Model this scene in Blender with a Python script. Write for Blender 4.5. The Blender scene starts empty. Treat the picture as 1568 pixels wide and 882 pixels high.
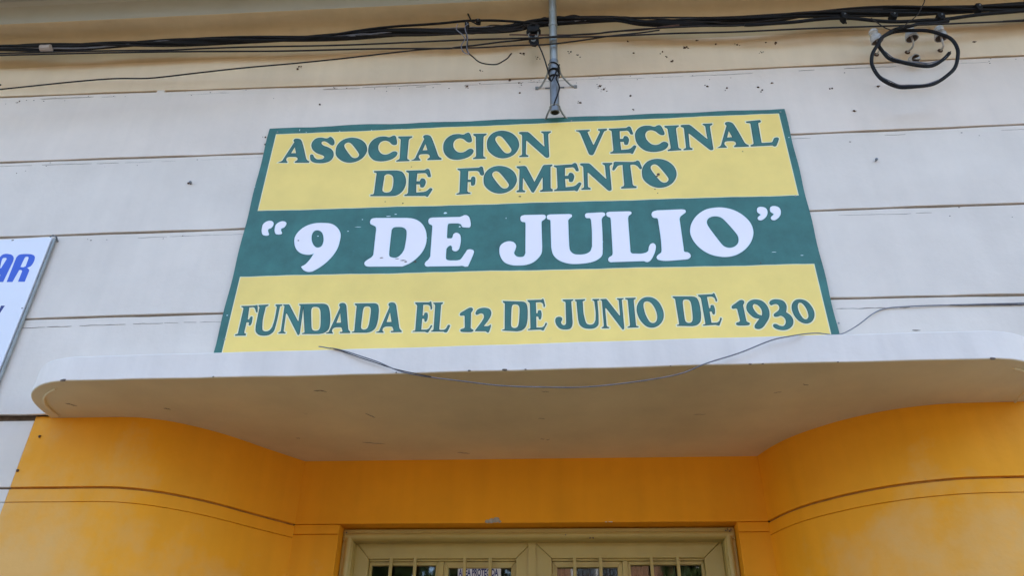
import bpy, math, random
from mathutils import Vector, Matrix
from mathutils.geometry import tessellate_polygon
random.seed(7)
R = math.radians
sc = bpy.context.scene
col = sc.collection

# ---------------------------------------------------------------- camera, sky, sun, exposure
CAM_LOC = (0.0, -2.645, 1.6)
cam_d = bpy.data.cameras.new('camera')
cam = bpy.data.objects.new('camera', cam_d)
col.objects.link(cam)
cam_d.sensor_width = 36.0
cam_d.lens = 1180.0 / 1568.0 * 36.0
cam_d.clip_start = 0.05
cam_d.clip_end = 2000
m = Matrix.Rotation(R(4.1696), 4, 'Z') @ Matrix.Rotation(R(32.461), 4, 'X') @ Matrix.Rotation(R(-0.7976), 4, 'Y') @ Matrix.Rotation(R(90), 4, 'X')
cam.matrix_world = Matrix.Translation(CAM_LOC) @ m
sc.camera = cam

SUN_EL, SUN_ROT = 52.0, 22.0
world = bpy.data.worlds.new("World")
sc.world = world
world.use_nodes = True
wn = world.node_tree
wn.nodes.clear()
sky = wn.nodes.new('ShaderNodeTexSky')
sky.sky_type = 'NISHITA'
sky.sun_disc = False
sky.sun_elevation = R(SUN_EL)
sky.sun_rotation = R(SUN_ROT)
sky.dust_density = 1.6
sky.ozone_density = 0.8
bg = wn.nodes.new('ShaderNodeBackground')
bg.inputs['Strength'].default_value = 0.15
wo = wn.nodes.new('ShaderNodeOutputWorld')
wn.links.new(sky.outputs[0], bg.inputs[0])
wn.links.new(bg.outputs[0], wo.inputs[0])
sd = bpy.data.lights.new('sun', 'SUN')
sd.energy = 2.1
sd.angle = R(0.5)
sd.color = (1.0, 0.93, 0.82)
sun = bpy.data.objects.new('sun', sd)
col.objects.link(sun)
sun.location = (3, 10, 20)
sv = Vector((math.sin(R(SUN_ROT)) * math.cos(R(SUN_EL)), math.cos(R(SUN_ROT)) * math.cos(R(SUN_EL)), math.sin(R(SUN_EL))))
sun.rotation_euler = sv.to_track_quat('Z', 'Y').to_euler()
sc.view_settings.view_transform = 'Standard'
sc.view_settings.look = 'None'
sc.view_settings.gamma = 1
sc.view_settings.use_curve_mapping = False
sc.view_settings.exposure = 2.52

# ---------------------------------------------------------------- materials
def mat(name, base, rough=0.7, metal=0.0, var=0.08, vscale=3.0, bump=0.0, bscale=60.0, streak=0.0,
        spots=None, spot_col=(0.12, 0.08, 0.05), spot_scale=9.0, spot_amt=0.0, spec=0.5, fade_light=None):
    m = bpy.data.materials.new(name)
    m.use_nodes = True
    nt = m.node_tree
    nd = nt.nodes
    L = nt.links.new
    b = nd['Principled BSDF']
    b.inputs['Roughness'].default_value = rough
    b.inputs['Metallic'].default_value = metal
    b.inputs['Specular IOR Level'].default_value = spec
    geo = nd.new('ShaderNodeNewGeometry')
    n1 = nd.new('ShaderNodeTexNoise')
    n1.inputs['Scale'].default_value = vscale
    n1.inputs['Detail'].default_value = 6
    n1.inputs['Roughness'].default_value = 0.62
    L(geo.outputs['Position'], n1.inputs['Vector'])
    r1 = nd.new('ShaderNodeMapRange')
    r1.inputs['From Min'].default_value = 0.3
    r1.inputs['From Max'].default_value = 0.7
    r1.inputs['To Min'].default_value = 1 - var
    r1.inputs['To Max'].default_value = 1 + var
    L(n1.outputs['Fac'], r1.inputs['Value'])
    cur = r1.outputs['Result']
    if streak:
        mp = nd.new('ShaderNodeMapping')
        mp.inputs['Scale'].default_value = (14, 14, 0.9)
        L(geo.outputs['Position'], mp.inputs['Vector'])
        n2 = nd.new('ShaderNodeTexNoise')
        n2.inputs['Scale'].default_value = 1.0
        n2.inputs['Detail'].default_value = 5
        L(mp.outputs[0], n2.inputs['Vector'])
        r2 = nd.new('ShaderNodeMapRange')
        r2.inputs['From Min'].default_value = 0.35
        r2.inputs['From Max'].default_value = 0.7
        r2.inputs['To Min'].default_value = 1 + streak * 0.4
        r2.inputs['To Max'].default_value = 1 - streak
        L(n2.outputs['Fac'], r2.inputs['Value'])
        mu = nd.new('ShaderNodeMath')
        mu.operation = 'MULTIPLY'
        L(cur, mu.inputs[0])
        L(r2.outputs['Result'], mu.inputs[1])
        cur = mu.outputs[0]
    vm = nd.new('ShaderNodeVectorMath')
    vm.operation = 'SCALE'
    vm.inputs[0].default_value = base
    L(cur, vm.inputs['Scale'])
    colout = vm.outputs[0]
    if spot_amt:
        n3 = nd.new('ShaderNodeTexNoise')
        n3.inputs['Scale'].default_value = spot_scale
        n3.inputs['Detail'].default_value = 8
        n3.inputs['Roughness'].default_value = 0.75
        L(geo.outputs['Position'], n3.inputs['Vector'])
        r3 = nd.new('ShaderNodeMapRange')
        r3.inputs['From Min'].default_value = 0.66
        r3.inputs['From Max'].default_value = 0.74
        r3.inputs['To Min'].default_value = 0
        r3.inputs['To Max'].default_value = spot_amt
        L(n3.outputs['Fac'], r3.inputs['Value'])
        mx = nd.new('ShaderNodeMix')
        mx.data_type = 'RGBA'
        L(r3.outputs['Result'], mx.inputs['Factor'])
        L(colout, mx.inputs['A'])
        mx.inputs['B'].default_value = (*spot_col, 1)
        colout = mx.outputs['Result']
    if fade_light:
        # faded paint patches, plus stronger light outward and lower down put into the colour
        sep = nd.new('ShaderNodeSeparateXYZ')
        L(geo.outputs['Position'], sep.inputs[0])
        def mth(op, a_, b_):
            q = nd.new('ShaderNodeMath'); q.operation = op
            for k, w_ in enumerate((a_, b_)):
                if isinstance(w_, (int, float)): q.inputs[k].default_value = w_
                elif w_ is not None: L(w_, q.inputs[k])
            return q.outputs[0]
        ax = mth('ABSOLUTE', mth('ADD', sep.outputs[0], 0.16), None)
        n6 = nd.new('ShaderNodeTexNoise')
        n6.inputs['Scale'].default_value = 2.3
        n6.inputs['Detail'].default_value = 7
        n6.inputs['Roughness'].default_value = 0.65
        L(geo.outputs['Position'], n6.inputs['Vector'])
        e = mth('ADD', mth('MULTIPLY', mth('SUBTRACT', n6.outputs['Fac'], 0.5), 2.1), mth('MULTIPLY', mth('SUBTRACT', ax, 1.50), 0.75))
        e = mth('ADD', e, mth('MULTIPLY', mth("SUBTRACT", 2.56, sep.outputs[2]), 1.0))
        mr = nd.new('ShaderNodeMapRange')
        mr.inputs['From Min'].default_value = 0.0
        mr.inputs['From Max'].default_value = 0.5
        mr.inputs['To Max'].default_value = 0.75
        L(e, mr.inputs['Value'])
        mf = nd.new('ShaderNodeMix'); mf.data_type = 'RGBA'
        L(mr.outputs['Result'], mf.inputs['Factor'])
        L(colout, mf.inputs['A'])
        mf.inputs['B'].default_value = (*fade_light, 1)
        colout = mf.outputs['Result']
    L(colout, b.inputs['Base Color'])
    if bump:
        n4 = nd.new('ShaderNodeTexNoise')
        n4.inputs['Scale'].default_value = bscale
        n4.inputs['Detail'].default_value = 5
        L(geo.outputs['Position'], n4.inputs['Vector'])
        n5 = nd.new('ShaderNodeTexNoise')
        n5.inputs['Scale'].default_value = 3.5
        n5.inputs['Detail'].default_value = 2
        L(geo.outputs['Position'], n5.inputs['Vector'])
        bp0 = nd.new('ShaderNodeBump')
        bp0.inputs['Strength'].default_value = 0.5
        bp0.inputs['Distance'].default_value = 0.02
        L(n5.outputs['Fac'], bp0.inputs['Height'])
        bp = nd.new('ShaderNodeBump')
        bp.inputs['Strength'].default_value = bump
        bp.inputs['Distance'].default_value = 0.002
        L(n4.outputs['Fac'], bp.inputs['Height'])
        L(bp0.outputs[0], bp.inputs['Normal'])
        L(bp.outputs[0], b.inputs['Normal'])
    return m

M = {}
M['wall'] = mat('white_paint', (0.76, 0.67, 0.57), 0.62, var=0.07, vscale=2.4, bump=0.5, bscale=45, streak=0.028, spot_amt=0.35, spot_col=(0.42, 0.36, 0.30), spot_scale=7)
M['canopy'] = mat('canopy_white_paint', (0.82, 0.735, 0.645), 0.6, var=0.05, vscale=2.5, bump=0.5, bscale=40, streak=0.06, spot_amt=0.5, spot_col=(0.45, 0.42, 0.4), spot_scale=10)
M['soffit'] = mat('soffit_paint', (0.80, 0.70, 0.47), 0.75, var=0.13, vscale=1.6, bump=0.6, bscale=30, spot_amt=0.4, spot_col=(0.3, 0.2, 0.14), spot_scale=6)
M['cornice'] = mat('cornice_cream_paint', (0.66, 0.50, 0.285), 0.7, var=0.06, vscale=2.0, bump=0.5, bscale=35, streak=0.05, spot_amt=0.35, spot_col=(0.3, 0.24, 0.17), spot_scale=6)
M['cream'] = mat('cream_paint_warm_light', (0.79, 0.625, 0.42), 0.65, var=0.06, vscale=2.2, bump=0.5, bscale=40, streak=0.04, spot_amt=0.35, spot_col=(0.42, 0.32, 0.22), spot_scale=7)  # cream paint with the warm bounce light under the cornice mixed into it
M['wall_warm_light'] = mat('white_paint_warm_light', (0.78, 0.67, 0.56), 0.62, var=0.07, vscale=2.2, bump=0.5, bscale=45, streak=0.03, spot_amt=0.35, spot_col=(0.42, 0.36, 0.30), spot_scale=7)  # same white wall, warm light near the top put into the colour
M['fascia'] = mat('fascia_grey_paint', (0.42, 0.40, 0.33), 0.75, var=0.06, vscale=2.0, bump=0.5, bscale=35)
M['yellow'] = mat('ochre_yellow_paint', (0.92, 0.38, 0.013), 0.6, var=0.07, vscale=1.7, bump=0.8, bscale=26, streak=0.045, spot_amt=0.35, spot_col=(0.42, 0.17, 0.03), spot_scale=8, spec=0.22, fade_light=(0.80, 0.47, 0.16))
M['joint'] = mat('joint_grime', (0.30, 0.24, 0.18), 0.9, var=0.3, vscale=20)
M['crack'] = mat('crack_grime_and_shade', (0.16, 0.12, 0.09), 0.9, var=0.4, vscale=30)
M['mud'] = mat('dry_mud', (0.10, 0.055, 0.03), 0.95, var=0.4, vscale=40)
M['green'] = mat('sign_green_paint', (0.034, 0.152, 0.120), 0.45, var=0.22, vscale=9, bump=0.25, bscale=70, streak=0.10, spot_amt=0.7, spot_col=(0.08, 0.24, 0.21), spot_scale=5)
M['ochre_joint'] = mat('ochre_joint_shade', (0.42, 0.19, 0.03), 0.9, var=0.3, vscale=20)  # darker ochre: the shadow inside the grooves put into the colour
M['green_edge'] = mat('sign_dark_green_outline', (0.018, 0.062, 0.045), 0.5, var=0.15, vscale=20)
M['halo'] = mat('sign_pale_outline', (0.86, 0.80, 0.50), 0.5, var=0.04, vscale=20)
M['signyellow'] = mat('sign_yellow_paint', (0.95, 0.685, 0.165), 0.42, var=0.06, vscale=5, bump=0.2, bscale=60, spot_amt=0.2, spot_col=(0.6, 0.45, 0.2), spot_scale=12)
M['signwhite'] = mat('sign_white_paint', (0.93, 0.86, 0.86), 0.4, var=0.02, vscale=5)
M['white_edge'] = mat('sign_white_outline', (0.70, 0.84, 0.86), 0.4, var=0.02, vscale=5)
M['banner'] = mat('white_vinyl', (0.80, 0.80, 0.84), 0.35, var=0.02, vscale=3)
M['blue'] = mat('blue_print', (0.02, 0.09, 0.55), 0.4, var=0.05)
M['navy'] = mat('navy_print', (0.01, 0.02, 0.18), 0.4, var=0.05)
M['red'] = mat('red_print', (0.5, 0.03, 0.03), 0.4, var=0.05)
M['olive'] = mat('khaki_enamel', (0.50, 0.385, 0.125), 0.38, var=0.06, vscale=6, bump=0.3, bscale=30, streak=0.05, spot_amt=0.3, spot_col=(0.15, 0.1, 0.05), spot_scale=14)
M['galv'] = mat('galvanised_steel', (0.30, 0.30, 0.275), 0.5, metal=0.7, var=0.18, vscale=18, spot_amt=0.4, spot_col=(0.2, 0.17, 0.13), spot_scale=20)
M['darksteel'] = mat('weathered_grey_steel', (0.20, 0.21, 0.22), 0.5, metal=0.6, var=0.2, vscale=15)
M['rubber'] = mat('black_cable_sheath', (0.009, 0.009, 0.010), 0.6, var=0.35, vscale=22, spot_amt=0.55, spot_col=(0.20, 0.18, 0.16), spot_scale=34, spec=0.22)
M['wire'] = mat('dark_wire', (0.022, 0.018, 0.016), 0.6, var=0.3, vscale=20, spec=0.25)
M['brownwire'] = mat('rusty_brown_wire', (0.10, 0.045, 0.025), 0.6, var=0.3, vscale=20)
M['greywire'] = mat('grey_wire', (0.15, 0.15, 0.17), 0.45, var=0.3, vscale=20)
M['porcelain'] = mat('dirty_porcelain', (0.46, 0.44, 0.41), 0.35, var=0.25, vscale=30, spot_amt=0.7, spot_col=(0.12, 0.1, 0.08), spot_scale=30)
M['void'] = mat('dark_hollow', (0.01, 0.01, 0.01), 0.9, var=0.0)
M['tape'] = mat('pale_tape', (0.42, 0.35, 0.31), 0.7, var=0.1)
M['plaster'] = mat('bare_plaster', (0.42, 0.40, 0.37), 0.9, var=0.25, vscale=40, bump=0.8, bscale=90)
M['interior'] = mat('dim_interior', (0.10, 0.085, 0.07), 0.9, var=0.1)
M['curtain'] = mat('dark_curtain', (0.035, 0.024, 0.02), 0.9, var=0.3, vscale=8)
M['paving'] = mat('pavement_concrete', (0.14, 0.105, 0.065), 0.9, var=0.12, vscale=2, bump=0.5, bscale=20)
M['asphalt'] = mat('asphalt', (0.085, 0.068, 0.048), 0.9, var=0.15, vscale=1.2, bump=0.6, bscale=30)
M['earth'] = mat('earth', (0.22, 0.16, 0.10), 0.95, var=0.2, vscale=0.4)
M['cream_house'] = mat('cream_house_paint', (0.36, 0.28, 0.19), 0.8, var=0.06, vscale=0.8, streak=0.08)
M['terracotta'] = mat('terracotta_house_paint', (0.34, 0.17, 0.09), 0.8, var=0.08, vscale=0.8, streak=0.08)
M['trim'] = mat('white_trim', (0.75, 0.74, 0.72), 0.6, var=0.04)
M['bark'] = mat('bark', (0.12, 0.085, 0.055), 0.95, var=0.3, vscale=12, bump=1, bscale=30)
M['leaf'] = mat('leaf_green', (0.09, 0.13, 0.03), 0.6, var=0.4, vscale=2.5)

gm = bpy.data.materials.new('clear_glass')
gm.use_nodes = True
gb = gm.node_tree.nodes['Principled BSDF']
gb.inputs['Base Color'].default_value = (0.9, 0.95, 0.93, 1)
gb.inputs['Roughness'].default_value = 0.02
gb.inputs['Transmission Weight'].default_value = 1.0
gb.inputs['IOR'].default_value = 1.5
M['glass'] = gm

# ---------------------------------------------------------------- mesh helpers
def base_of(o):
    p = Vector((0, 0, 0))
    while o is not None:
        p += o.location
        o = o.parent
    return p

class MB:
    def __init__(s):
        s.v = []; s.f = []; s.mi = []
    def add(s, v, f, mi=0):
        n = len(s.v)
        s.v += [tuple(p) for p in v]
        for q in f:
            s.f.append([i + n for i in q]); s.mi.append(mi)
        return s
    def box(s, x0, x1, y0, y1, z0, z1, mi=0):
        v = [(x, y, z) for x in (x0, x1) for y in (y0, y1) for z in (z0, z1)]
        return s.add(v, [(0, 1, 3, 2), (4, 6, 7, 5), (0, 4, 5, 1), (2, 3, 7, 6), (0, 2, 6, 4), (1, 5, 7, 3)], mi)
    def prism_xz(s, poly, y0, y1, mi=0):
        n = len(poly)
        v = [(x, y0, z) for x, z in poly] + [(x, y1, z) for x, z in poly]
        f = [tuple(range(n)), tuple(range(2 * n - 1, n - 1, -1))]
        f += [(i, i + n, (i + 1) % n + n, (i + 1) % n) for i in range(n)]
        return s.add(v, f, mi)
    def prism_xy(s, poly, z0, z1, mi=0):
        n = len(poly)
        v = [(x, y, z0) for x, y in poly] + [(x, y, z1) for x, y in poly]
        f = [tuple(range(n)), tuple(range(2 * n - 1, n - 1, -1))]
        f += [(i, i + n, (i + 1) % n + n, (i + 1) % n) for i in range(n)]
        return s.add(v, f, mi)
    def strip(s, path, back, z0, z1, mi=0):
        # upright wall between a front plan path and a back plan path; z0, z1 numbers or functions of x
        n = len(path)
        F = lambda z, x: z(x) if callable(z) else z
        v = []
        for (x, y), (bx, by) in zip(path, back):
            v += [(x, y, F(z0, x)), (x, y, F(z1, x)), (bx, by, F(z1, x)), (bx, by, F(z0, x))]
        f = [(0, 1, 2, 3), (4 * n - 1, 4 * n - 2, 4 * n - 3, 4 * n - 4)]
        for i in range(n - 1):
            a, b = 4 * i, 4 * i + 4
            for k in range(4):
                f.append((a + k, b + k, b + (k + 1) % 4, a + (k + 1) % 4))
        return s.add(v, f, mi)
    def tube(s, pts, r, n=8, mi=0, closed=False, caps=True):
        pts = [Vector(p) for p in pts]
        N = len(pts)
        rr = r if isinstance(r, (list, tuple)) else [r] * N
        t0 = (pts[1] - pts[0]).normalized()
        up = Vector((0, 0, 1)) if abs(t0.z) < 0.9 else Vector((0, 1, 0))
        u = t0.cross(up).normalized()
        v = []
        for i, p in enumerate(pts):
            if closed:
                t = pts[(i + 1) % N] - pts[i - 1]
            else:
                t = pts[min(i + 1, N - 1)] - pts[max(i - 1, 0)]
            t.normalize()
            u = (u - t * u.dot(t)).normalized()
            w = t.cross(u)
            for k in range(n):
                a = 2 * math.pi * k / n
                v.append(p + (u * math.cos(a) + w * math.sin(a)) * rr[i])
        f = []
        for i in range(N if closed else N - 1):
            j = (i + 1) % N
            for k in range(n):
                k2 = (k + 1) % n
                f.append((i * n + k, i * n + k2, j * n + k2, j * n + k))
        if caps and not closed:
            f.append(tuple(range(n - 1, -1, -1)))
            f.append(tuple((N - 1) * n + k for k in range(n)))
        return s.add(v, f, mi)
    def lathe(s, o, axis, prof, n=16, mi=0):
        o = Vector(o); a = Vector(axis).normalized()
        u = a.orthogonal().normalized(); w = a.cross(u)
        v = []
        for r, h in prof:
            for k in range(n):
                t = 2 * math.pi * k / n
                v.append(o + a * h + (u * math.cos(t) + w * math.sin(t)) * max(r, 1e-5))
        f = []
        for i in range(len(prof) - 1):
            for k in range(n):
                k2 = (k + 1) % n
                f.append((i * n + k, i * n + k2, (i + 1) * n + k2, (i + 1) * n + k))
        return s.add(v, f, mi)
    def blob(s, o, rx, ry, rz, mi=0, n=7):
        v = [(o[0], o[1], o[2] + rz)]
        for j in (1, 2, 3):
            for k in range(n):
                a = 2 * math.pi * k / n
                q = random.uniform(0.7, 1.25)
                v.append((o[0] + rx * q * math.sin(j * math.pi / 4) * math.cos(a), o[1] + ry * q * math.sin(j * math.pi / 4) * math.sin(a), o[2] + rz * q * math.cos(j * math.pi / 4)))
        v.append((o[0], o[1], o[2] - rz))
        f = [(0, 1 + k, 1 + (k + 1) % n) for k in range(n)]
        for j in (0, 1):
            for k in range(n):
                f.append((1 + j * n + k, 1 + (j + 1) * n + k, 1 + (j + 1) * n + (k + 1) % n, 1 + j * n + (k + 1) % n))
        f += [(1 + 2 * n + k, 3 * n + 1, 1 + 2 * n + (k + 1) % n) for k in range(n)]
        return s.add(v, f, mi)
    def build(s, name, mats, parent=None, smooth=False, bevel=0.0, loc=None, label=None, kind=None, recalc=True):
        me = bpy.data.meshes.new(name)
        o = bpy.data.objects.new(name, me)
        col.objects.link(o)
        if loc is not None:
            o.location = loc
        if parent is not None:
            o.parent = parent
        b = base_of(o)
        me.from_pydata([(p[0] - b.x, p[1] - b.y, p[2] - b.z) for p in s.v], [], s.f)
        if not isinstance(mats, (list, tuple)):
            mats = [mats]
        for q in mats:
            me.materials.append(q)
        me.polygons.foreach_set('material_index', s.mi)
        if recalc:
            import bmesh
            bm = bmesh.new(); bm.from_mesh(me)
            bmesh.ops.recalc_face_normals(bm, faces=bm.faces)
            bm.to_mesh(me); bm.free()
        if smooth:
            me.shade_smooth()
            me.set_sharp_from_angle(angle=R(35))
        if bevel:
            md = o.modifiers.new('bevel', 'BEVEL')
            md.width = bevel; md.segments = 2; md.limit_method = 'ANGLE'; md.angle_limit = R(40)
            md.harden_normals = False
        if label: o['label'] = label
        if kind: o['kind'] = kind
        return o

def thing(name, label, cat, loc=(0, 0, 0), group=None):
    o = bpy.data.objects.new(name, None)
    col.objects.link(o)
    o.empty_display_size = 0.1
    o.location = loc
    o['label'] = label; o['category'] = cat
    if group: o['group'] = group
    return o

def tag(o, label, cat, group=None):
    o['label'] = label; o['category'] = cat
    if group: o['group'] = group
    return o

def spline(pts, sub=8, closed=False):
    P = [Vector(p) for p in pts]
    N = len(P); out = []
    for i in range(N if closed else N - 1):
        if closed:
            a, b, c, d = P[i - 1], P[i], P[(i + 1) % N], P[(i + 2) % N]
        else:
            b, c = P[i], P[i + 1]
            a = P[i - 1] if i else b * 2 - c
            d = P[i + 2] if i + 2 < N else c * 2 - b
        for k in range(sub):
            t = k / sub
            out.append(0.5 * ((2 * b) + (c - a) * t + (2 * a - 5 * b + 4 * c - d) * t * t + (3 * b - a - 3 * c + d) * t ** 3))
    if not closed: out.append(P[-1])
    return out

def zfun(tab):
    def g(x):
        if x <= tab[0][0]: return tab[0][1]
        for (a, za), (b, zb) in zip(tab, tab[1:]):
            if x <= b: return za + (zb - za) * (x - a) / (b - a)
        return tab[-1][1]
    return g

# measured positions in metres
BUNDLE = [(-8.9, -0.1, 4.832), (-3.8511, -0.1, 4.832), (-3.325, -0.1, 4.803), (-2.888, -0.1, 4.7897), (-2.5285, -0.1, 4.7762), (-2.2482, -0.1, 4.7778), (-1.8992, -0.1, 4.7722), (-1.4863, -0.1, 4.767), (-1.0789, -0.1, 4.7595), (-0.8122, -0.1, 4.7711), (-0.4894, -0.1, 4.7589), (-0.2135, -0.1, 4.7645), (-0.0958, -0.1, 4.7909), (0.0612, -0.1, 4.8022), (0.3046, -0.1, 4.7974), (0.4475, -0.1, 4.7676), (0.7166, -0.1, 4.7486), (0.9838, -0.1, 4.7419), (1.2568, -0.1, 4.7639), (1.5222, -0.1, 4.7691), (1.7819, -0.1, 4.76), (2.0387, -0.1, 4.751), (2.2576, -0.1, 4.7543), (2.6585, -0.1, 4.7682), (3.1175, -0.1, 4.8016), (8.9, -0.1, 4.8016)]
TAPE = [(-2.6416, -0.112, 4.7569), (-2.6164, -0.112, 4.7553), (-2.5885, -0.112, 4.756)]
C_UP = [(-1.2411, -0.115, 4.7473), (-1.0759, -0.115, 4.7658), (-0.8783, -0.115, 4.7944), (-0.646, -0.115, 4.8082), (-0.4472, -0.115, 4.8142), (-0.3549, -0.115, 4.8202), (-0.1834, -0.115, 4.7932), (-0.0529, -0.115, 4.7741), (0.1091, -0.115, 4.7726)]
C_LOW = [(0.9289, -0.11, 4.7018), (1.1149, -0.11, 4.6984), (1.2415, -0.11, 4.7135), (1.3965, -0.11, 4.7169), (1.5431, -0.11, 4.6874), (1.721, -0.11, 4.6701), (1.8433, -0.11, 4.6756), (2.0297, -0.11, 4.6956), (2.2379, -0.11, 4.7091), (2.4894, -0.11, 4.729), (3.1, -0.1, 4.8016), (8.9, -0.1, 4.8016)]
W_A = [(-8.9, -0.17, 4.6879), (-3.5036, -0.17, 4.6879), (-2.7951, -0.17, 4.6669), (-2.1045, -0.17, 4.6415), (-1.7474, -0.17, 4.6326), (-1.1063, -0.17, 4.6143), (-0.4218, -0.17, 4.609), (-0.0653, -0.17, 4.5986), (0.2893, -0.17, 4.5915), (0.6571, -0.17, 4.5827), (1.0809, -0.17, 4.5814), (1.6732, -0.17, 4.5702), (2.1624, -0.17, 4.5679), (2.6854, -0.17, 4.5717), (8.9, -0.17, 4.5717)]
W_B = [(-8.9, -0.165, 4.6739), (-3.5009, -0.165, 4.6739), (-2.795, -0.165, 4.6581), (-1.7458, -0.165, 4.6169), (-1.1038, -0.165, 4.587), (-0.5627, -0.165, 4.563), (-0.4552, -0.165, 4.5652), (-0.2728, -0.165, 4.5839), (-0.1377, -0.165, 4.6006), (0.1445, -0.165, 4.6144), (0.2916, -0.165, 4.6279), (0.6022, -0.165, 4.6371), (0.908, -0.165, 4.6299)]
W_C = [(-8.9, -0.16, 3.3567), (-3.351, -0.16, 4.3567), (-2.7044, -0.16, 4.4144), (-2.1699, -0.16, 4.451), (-1.8915, -0.16, 4.4525), (-1.4139, -0.16, 4.4964), (-1.0956, -0.16, 4.5202), (-0.6524, -0.16, 4.5612), (-0.3516, -0.16, 4.5648), (-0.1472, -0.16, 4.5606), (0.009, -0.16, 4.5665), (0.1339, -0.16, 4.5791), (0.3218, -0.16, 4.6085), (0.509, -0.16, 4.6262)]
W_D = [(-0.2136, -0.13, 4.679), (-0.0662, -0.13, 4.669), (0.1687, -0.13, 4.6578), (0.2956, -0.13, 4.6682), (0.4853, -0.13, 4.6791), (0.6122, -0.13, 4.6942)]
W_E = [(0.1089, -0.14, 4.7705), (0.4903, -0.14, 4.7482), (0.8029, -0.14, 4.7308), (1.1132, -0.14, 4.7279), (1.3628, -0.14, 4.7437)]
LOOP1 = [(-0.4187, -0.16, 4.7361), (-0.4197, -0.16, 4.655), (-0.4123, -0.16, 4.5882), (-0.4151, -0.16, 4.5492), (-0.3913, -0.16, 4.5089), (-0.3602, -0.12, 4.508), (-0.2977, -0.12, 4.4849), (-0.2538, -0.12, 4.4924), (-0.2235, -0.12, 4.5252), (-0.2017, -0.12, 4.5536)]
LOOP2 = [(-0.4342, -0.12, 4.8832), (-0.4185, -0.12, 4.8422), (-0.4079, -0.12, 4.8105), (-0.3886, -0.12, 4.791), (-0.3607, -0.12, 4.7821)]
LOOP3 = [(-0.4662, -0.175, 4.7234), (-0.4685, -0.175, 4.6802), (-0.4351, -0.175, 4.6377), (-0.4246, -0.175, 4.6039), (-0.4406, -0.175, 4.5656), (-0.4296, -0.175, 4.5196), (-0.4025, -0.175, 4.5024), (-0.4137, -0.175, 4.5574), (-0.4121, -0.175, 4.6229), (-0.4285, -0.175, 4.6909), (-0.4119, -0.175, 4.7237)]
TIE1 = [(1.7717, -0.18, 4.7615), (1.7467, -0.18, 4.7061), (1.7192, -0.18, 4.6597), (1.6871, -0.18, 4.6143), (1.6496, -0.18, 4.5855), (1.6084, -0.18, 4.5417)]
TIE2 = [(1.5051, -0.15, 4.6574), (1.5229, -0.15, 4.6243), (1.5504, -0.15, 4.5907), (1.5737, -0.15, 4.5617), (1.5906, -0.15, 4.5489)]
CANW = [(-0.8707, -0.24, 2.9036), (-0.8097, -0.31, 2.8597), (-0.7855, -0.318, 2.851), (-0.7287, -0.325, 2.8346), (-0.6331, -0.325, 2.7947), (-0.5268, -0.33, 2.7505), (-0.3469, -0.335, 2.7119), (-0.2158, -0.335, 2.6939), (-0.0649, -0.337, 2.6819), (0.0844, -0.338, 2.6821), (0.2545, -0.34, 2.6943), (0.3837, -0.34, 2.7223), (0.4717, -0.34, 2.7537), (0.5815, -0.345, 2.7897), (0.6935, -0.348, 2.8318), (0.7601, -0.348, 2.8487), (0.8638, -0.3, 2.8814), (0.9948, -0.16, 2.9546), (1.1141, -0.04, 3.0506), (1.1942, -0.012, 3.1192), (1.2511, -0.006, 3.1446), (1.3271, -0.005, 3.1534), (1.5103, -0.005, 3.1542), (1.771, -0.005, 3.1528), (2.0868, -0.005, 3.1541), (8.9, -0.005, 3.1541)]
CANW2 = [(-0.8044, -0.312, 2.8585), (-0.7415, -0.32, 2.8349), (-0.6557, -0.326, 2.7972), (-0.5731, -0.33, 2.7687), (-0.4358, -0.334, 2.7274)]
COIL = [(1.8267, -0.1, 4.4552), (1.7736, -0.1, 4.3986), (1.7119, -0.1, 4.3714), (1.6308, -0.11, 4.3769), (1.5533, -0.12, 4.397), (1.5218, -0.12, 4.4515), (1.5067, -0.13, 4.4901), (1.5353, -0.13, 4.5421), (1.5938, -0.13, 4.5747), (1.6773, -0.13, 4.5847), (1.7653, -0.14, 4.5508), (1.8246, -0.14, 4.5128), (1.8386, -0.14, 4.4375), (1.8204, -0.14, 4.3645), (1.7685, -0.14, 4.2809), (1.6742, -0.14, 4.2172), (1.564, -0.14, 4.1971), (1.5017, -0.14, 4.2155), (1.4526, -0.14, 4.2715), (1.4415, -0.14, 4.3444), (1.449, -0.15, 4.3988), (1.4893, -0.15, 4.4713), (1.5298, -0.15, 4.5259), (1.596, -0.15, 4.5703), (1.672, -0.15, 4.5917), (1.7453, -0.15, 4.6023), (1.849, -0.15, 4.6132)]
DROP = [(-0.0842, -0.17, 4.5793), (-0.0629, -0.165, 4.533), (-0.0452, -0.15, 4.481), (-0.0308, -0.14, 4.4197), (-0.0195, -0.13, 4.3683), (-0.0107, -0.13, 4.346)]
I0 = (1.5317, -0.09, 4.5617)
F0 = (1.557, 0.0, 4.5736)
I1 = (1.6959, -0.085, 4.5779)
F1 = (1.7047, 0.0, 4.5799)
I2 = (1.829, -0.085, 4.5729)
F2 = (1.8585, 0.0, 4.5818)
I3 = (1.7007, -0.05, 4.4794)
F3 = (1.737, 0.0, 4.5542)
INS0 = (-0.095, -0.125, 4.706)
CL0 = (1.4014, -0.112, 4.714)
CL1 = (1.6314, -0.112, 4.7024)
CL2 = (1.8432, -0.112, 4.6778)
CL3 = (2.0336, -0.112, 4.731)
CL4 = (-0.3747, -0.112, 4.8104)
CL5 = (-0.4295, -0.112, 4.7794)
SCR = [(-0.8218, 0.3148, -0.7306, 0.3326), (-0.8806, -0.1925, -0.8369, -0.1798), (-1.8402, -0.1166, -1.809, -0.0916), (-0.7415, 0.0223, -0.7124, 0.0609), (-0.4467, 0.4402, -0.3933, 0.4574), (-1.4909, -0.0613, -1.4693, -0.0423), (0.827, -0.177, 0.8475, -0.1658)]
NAIL0 = (-1.6873, 3.9047)
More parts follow.
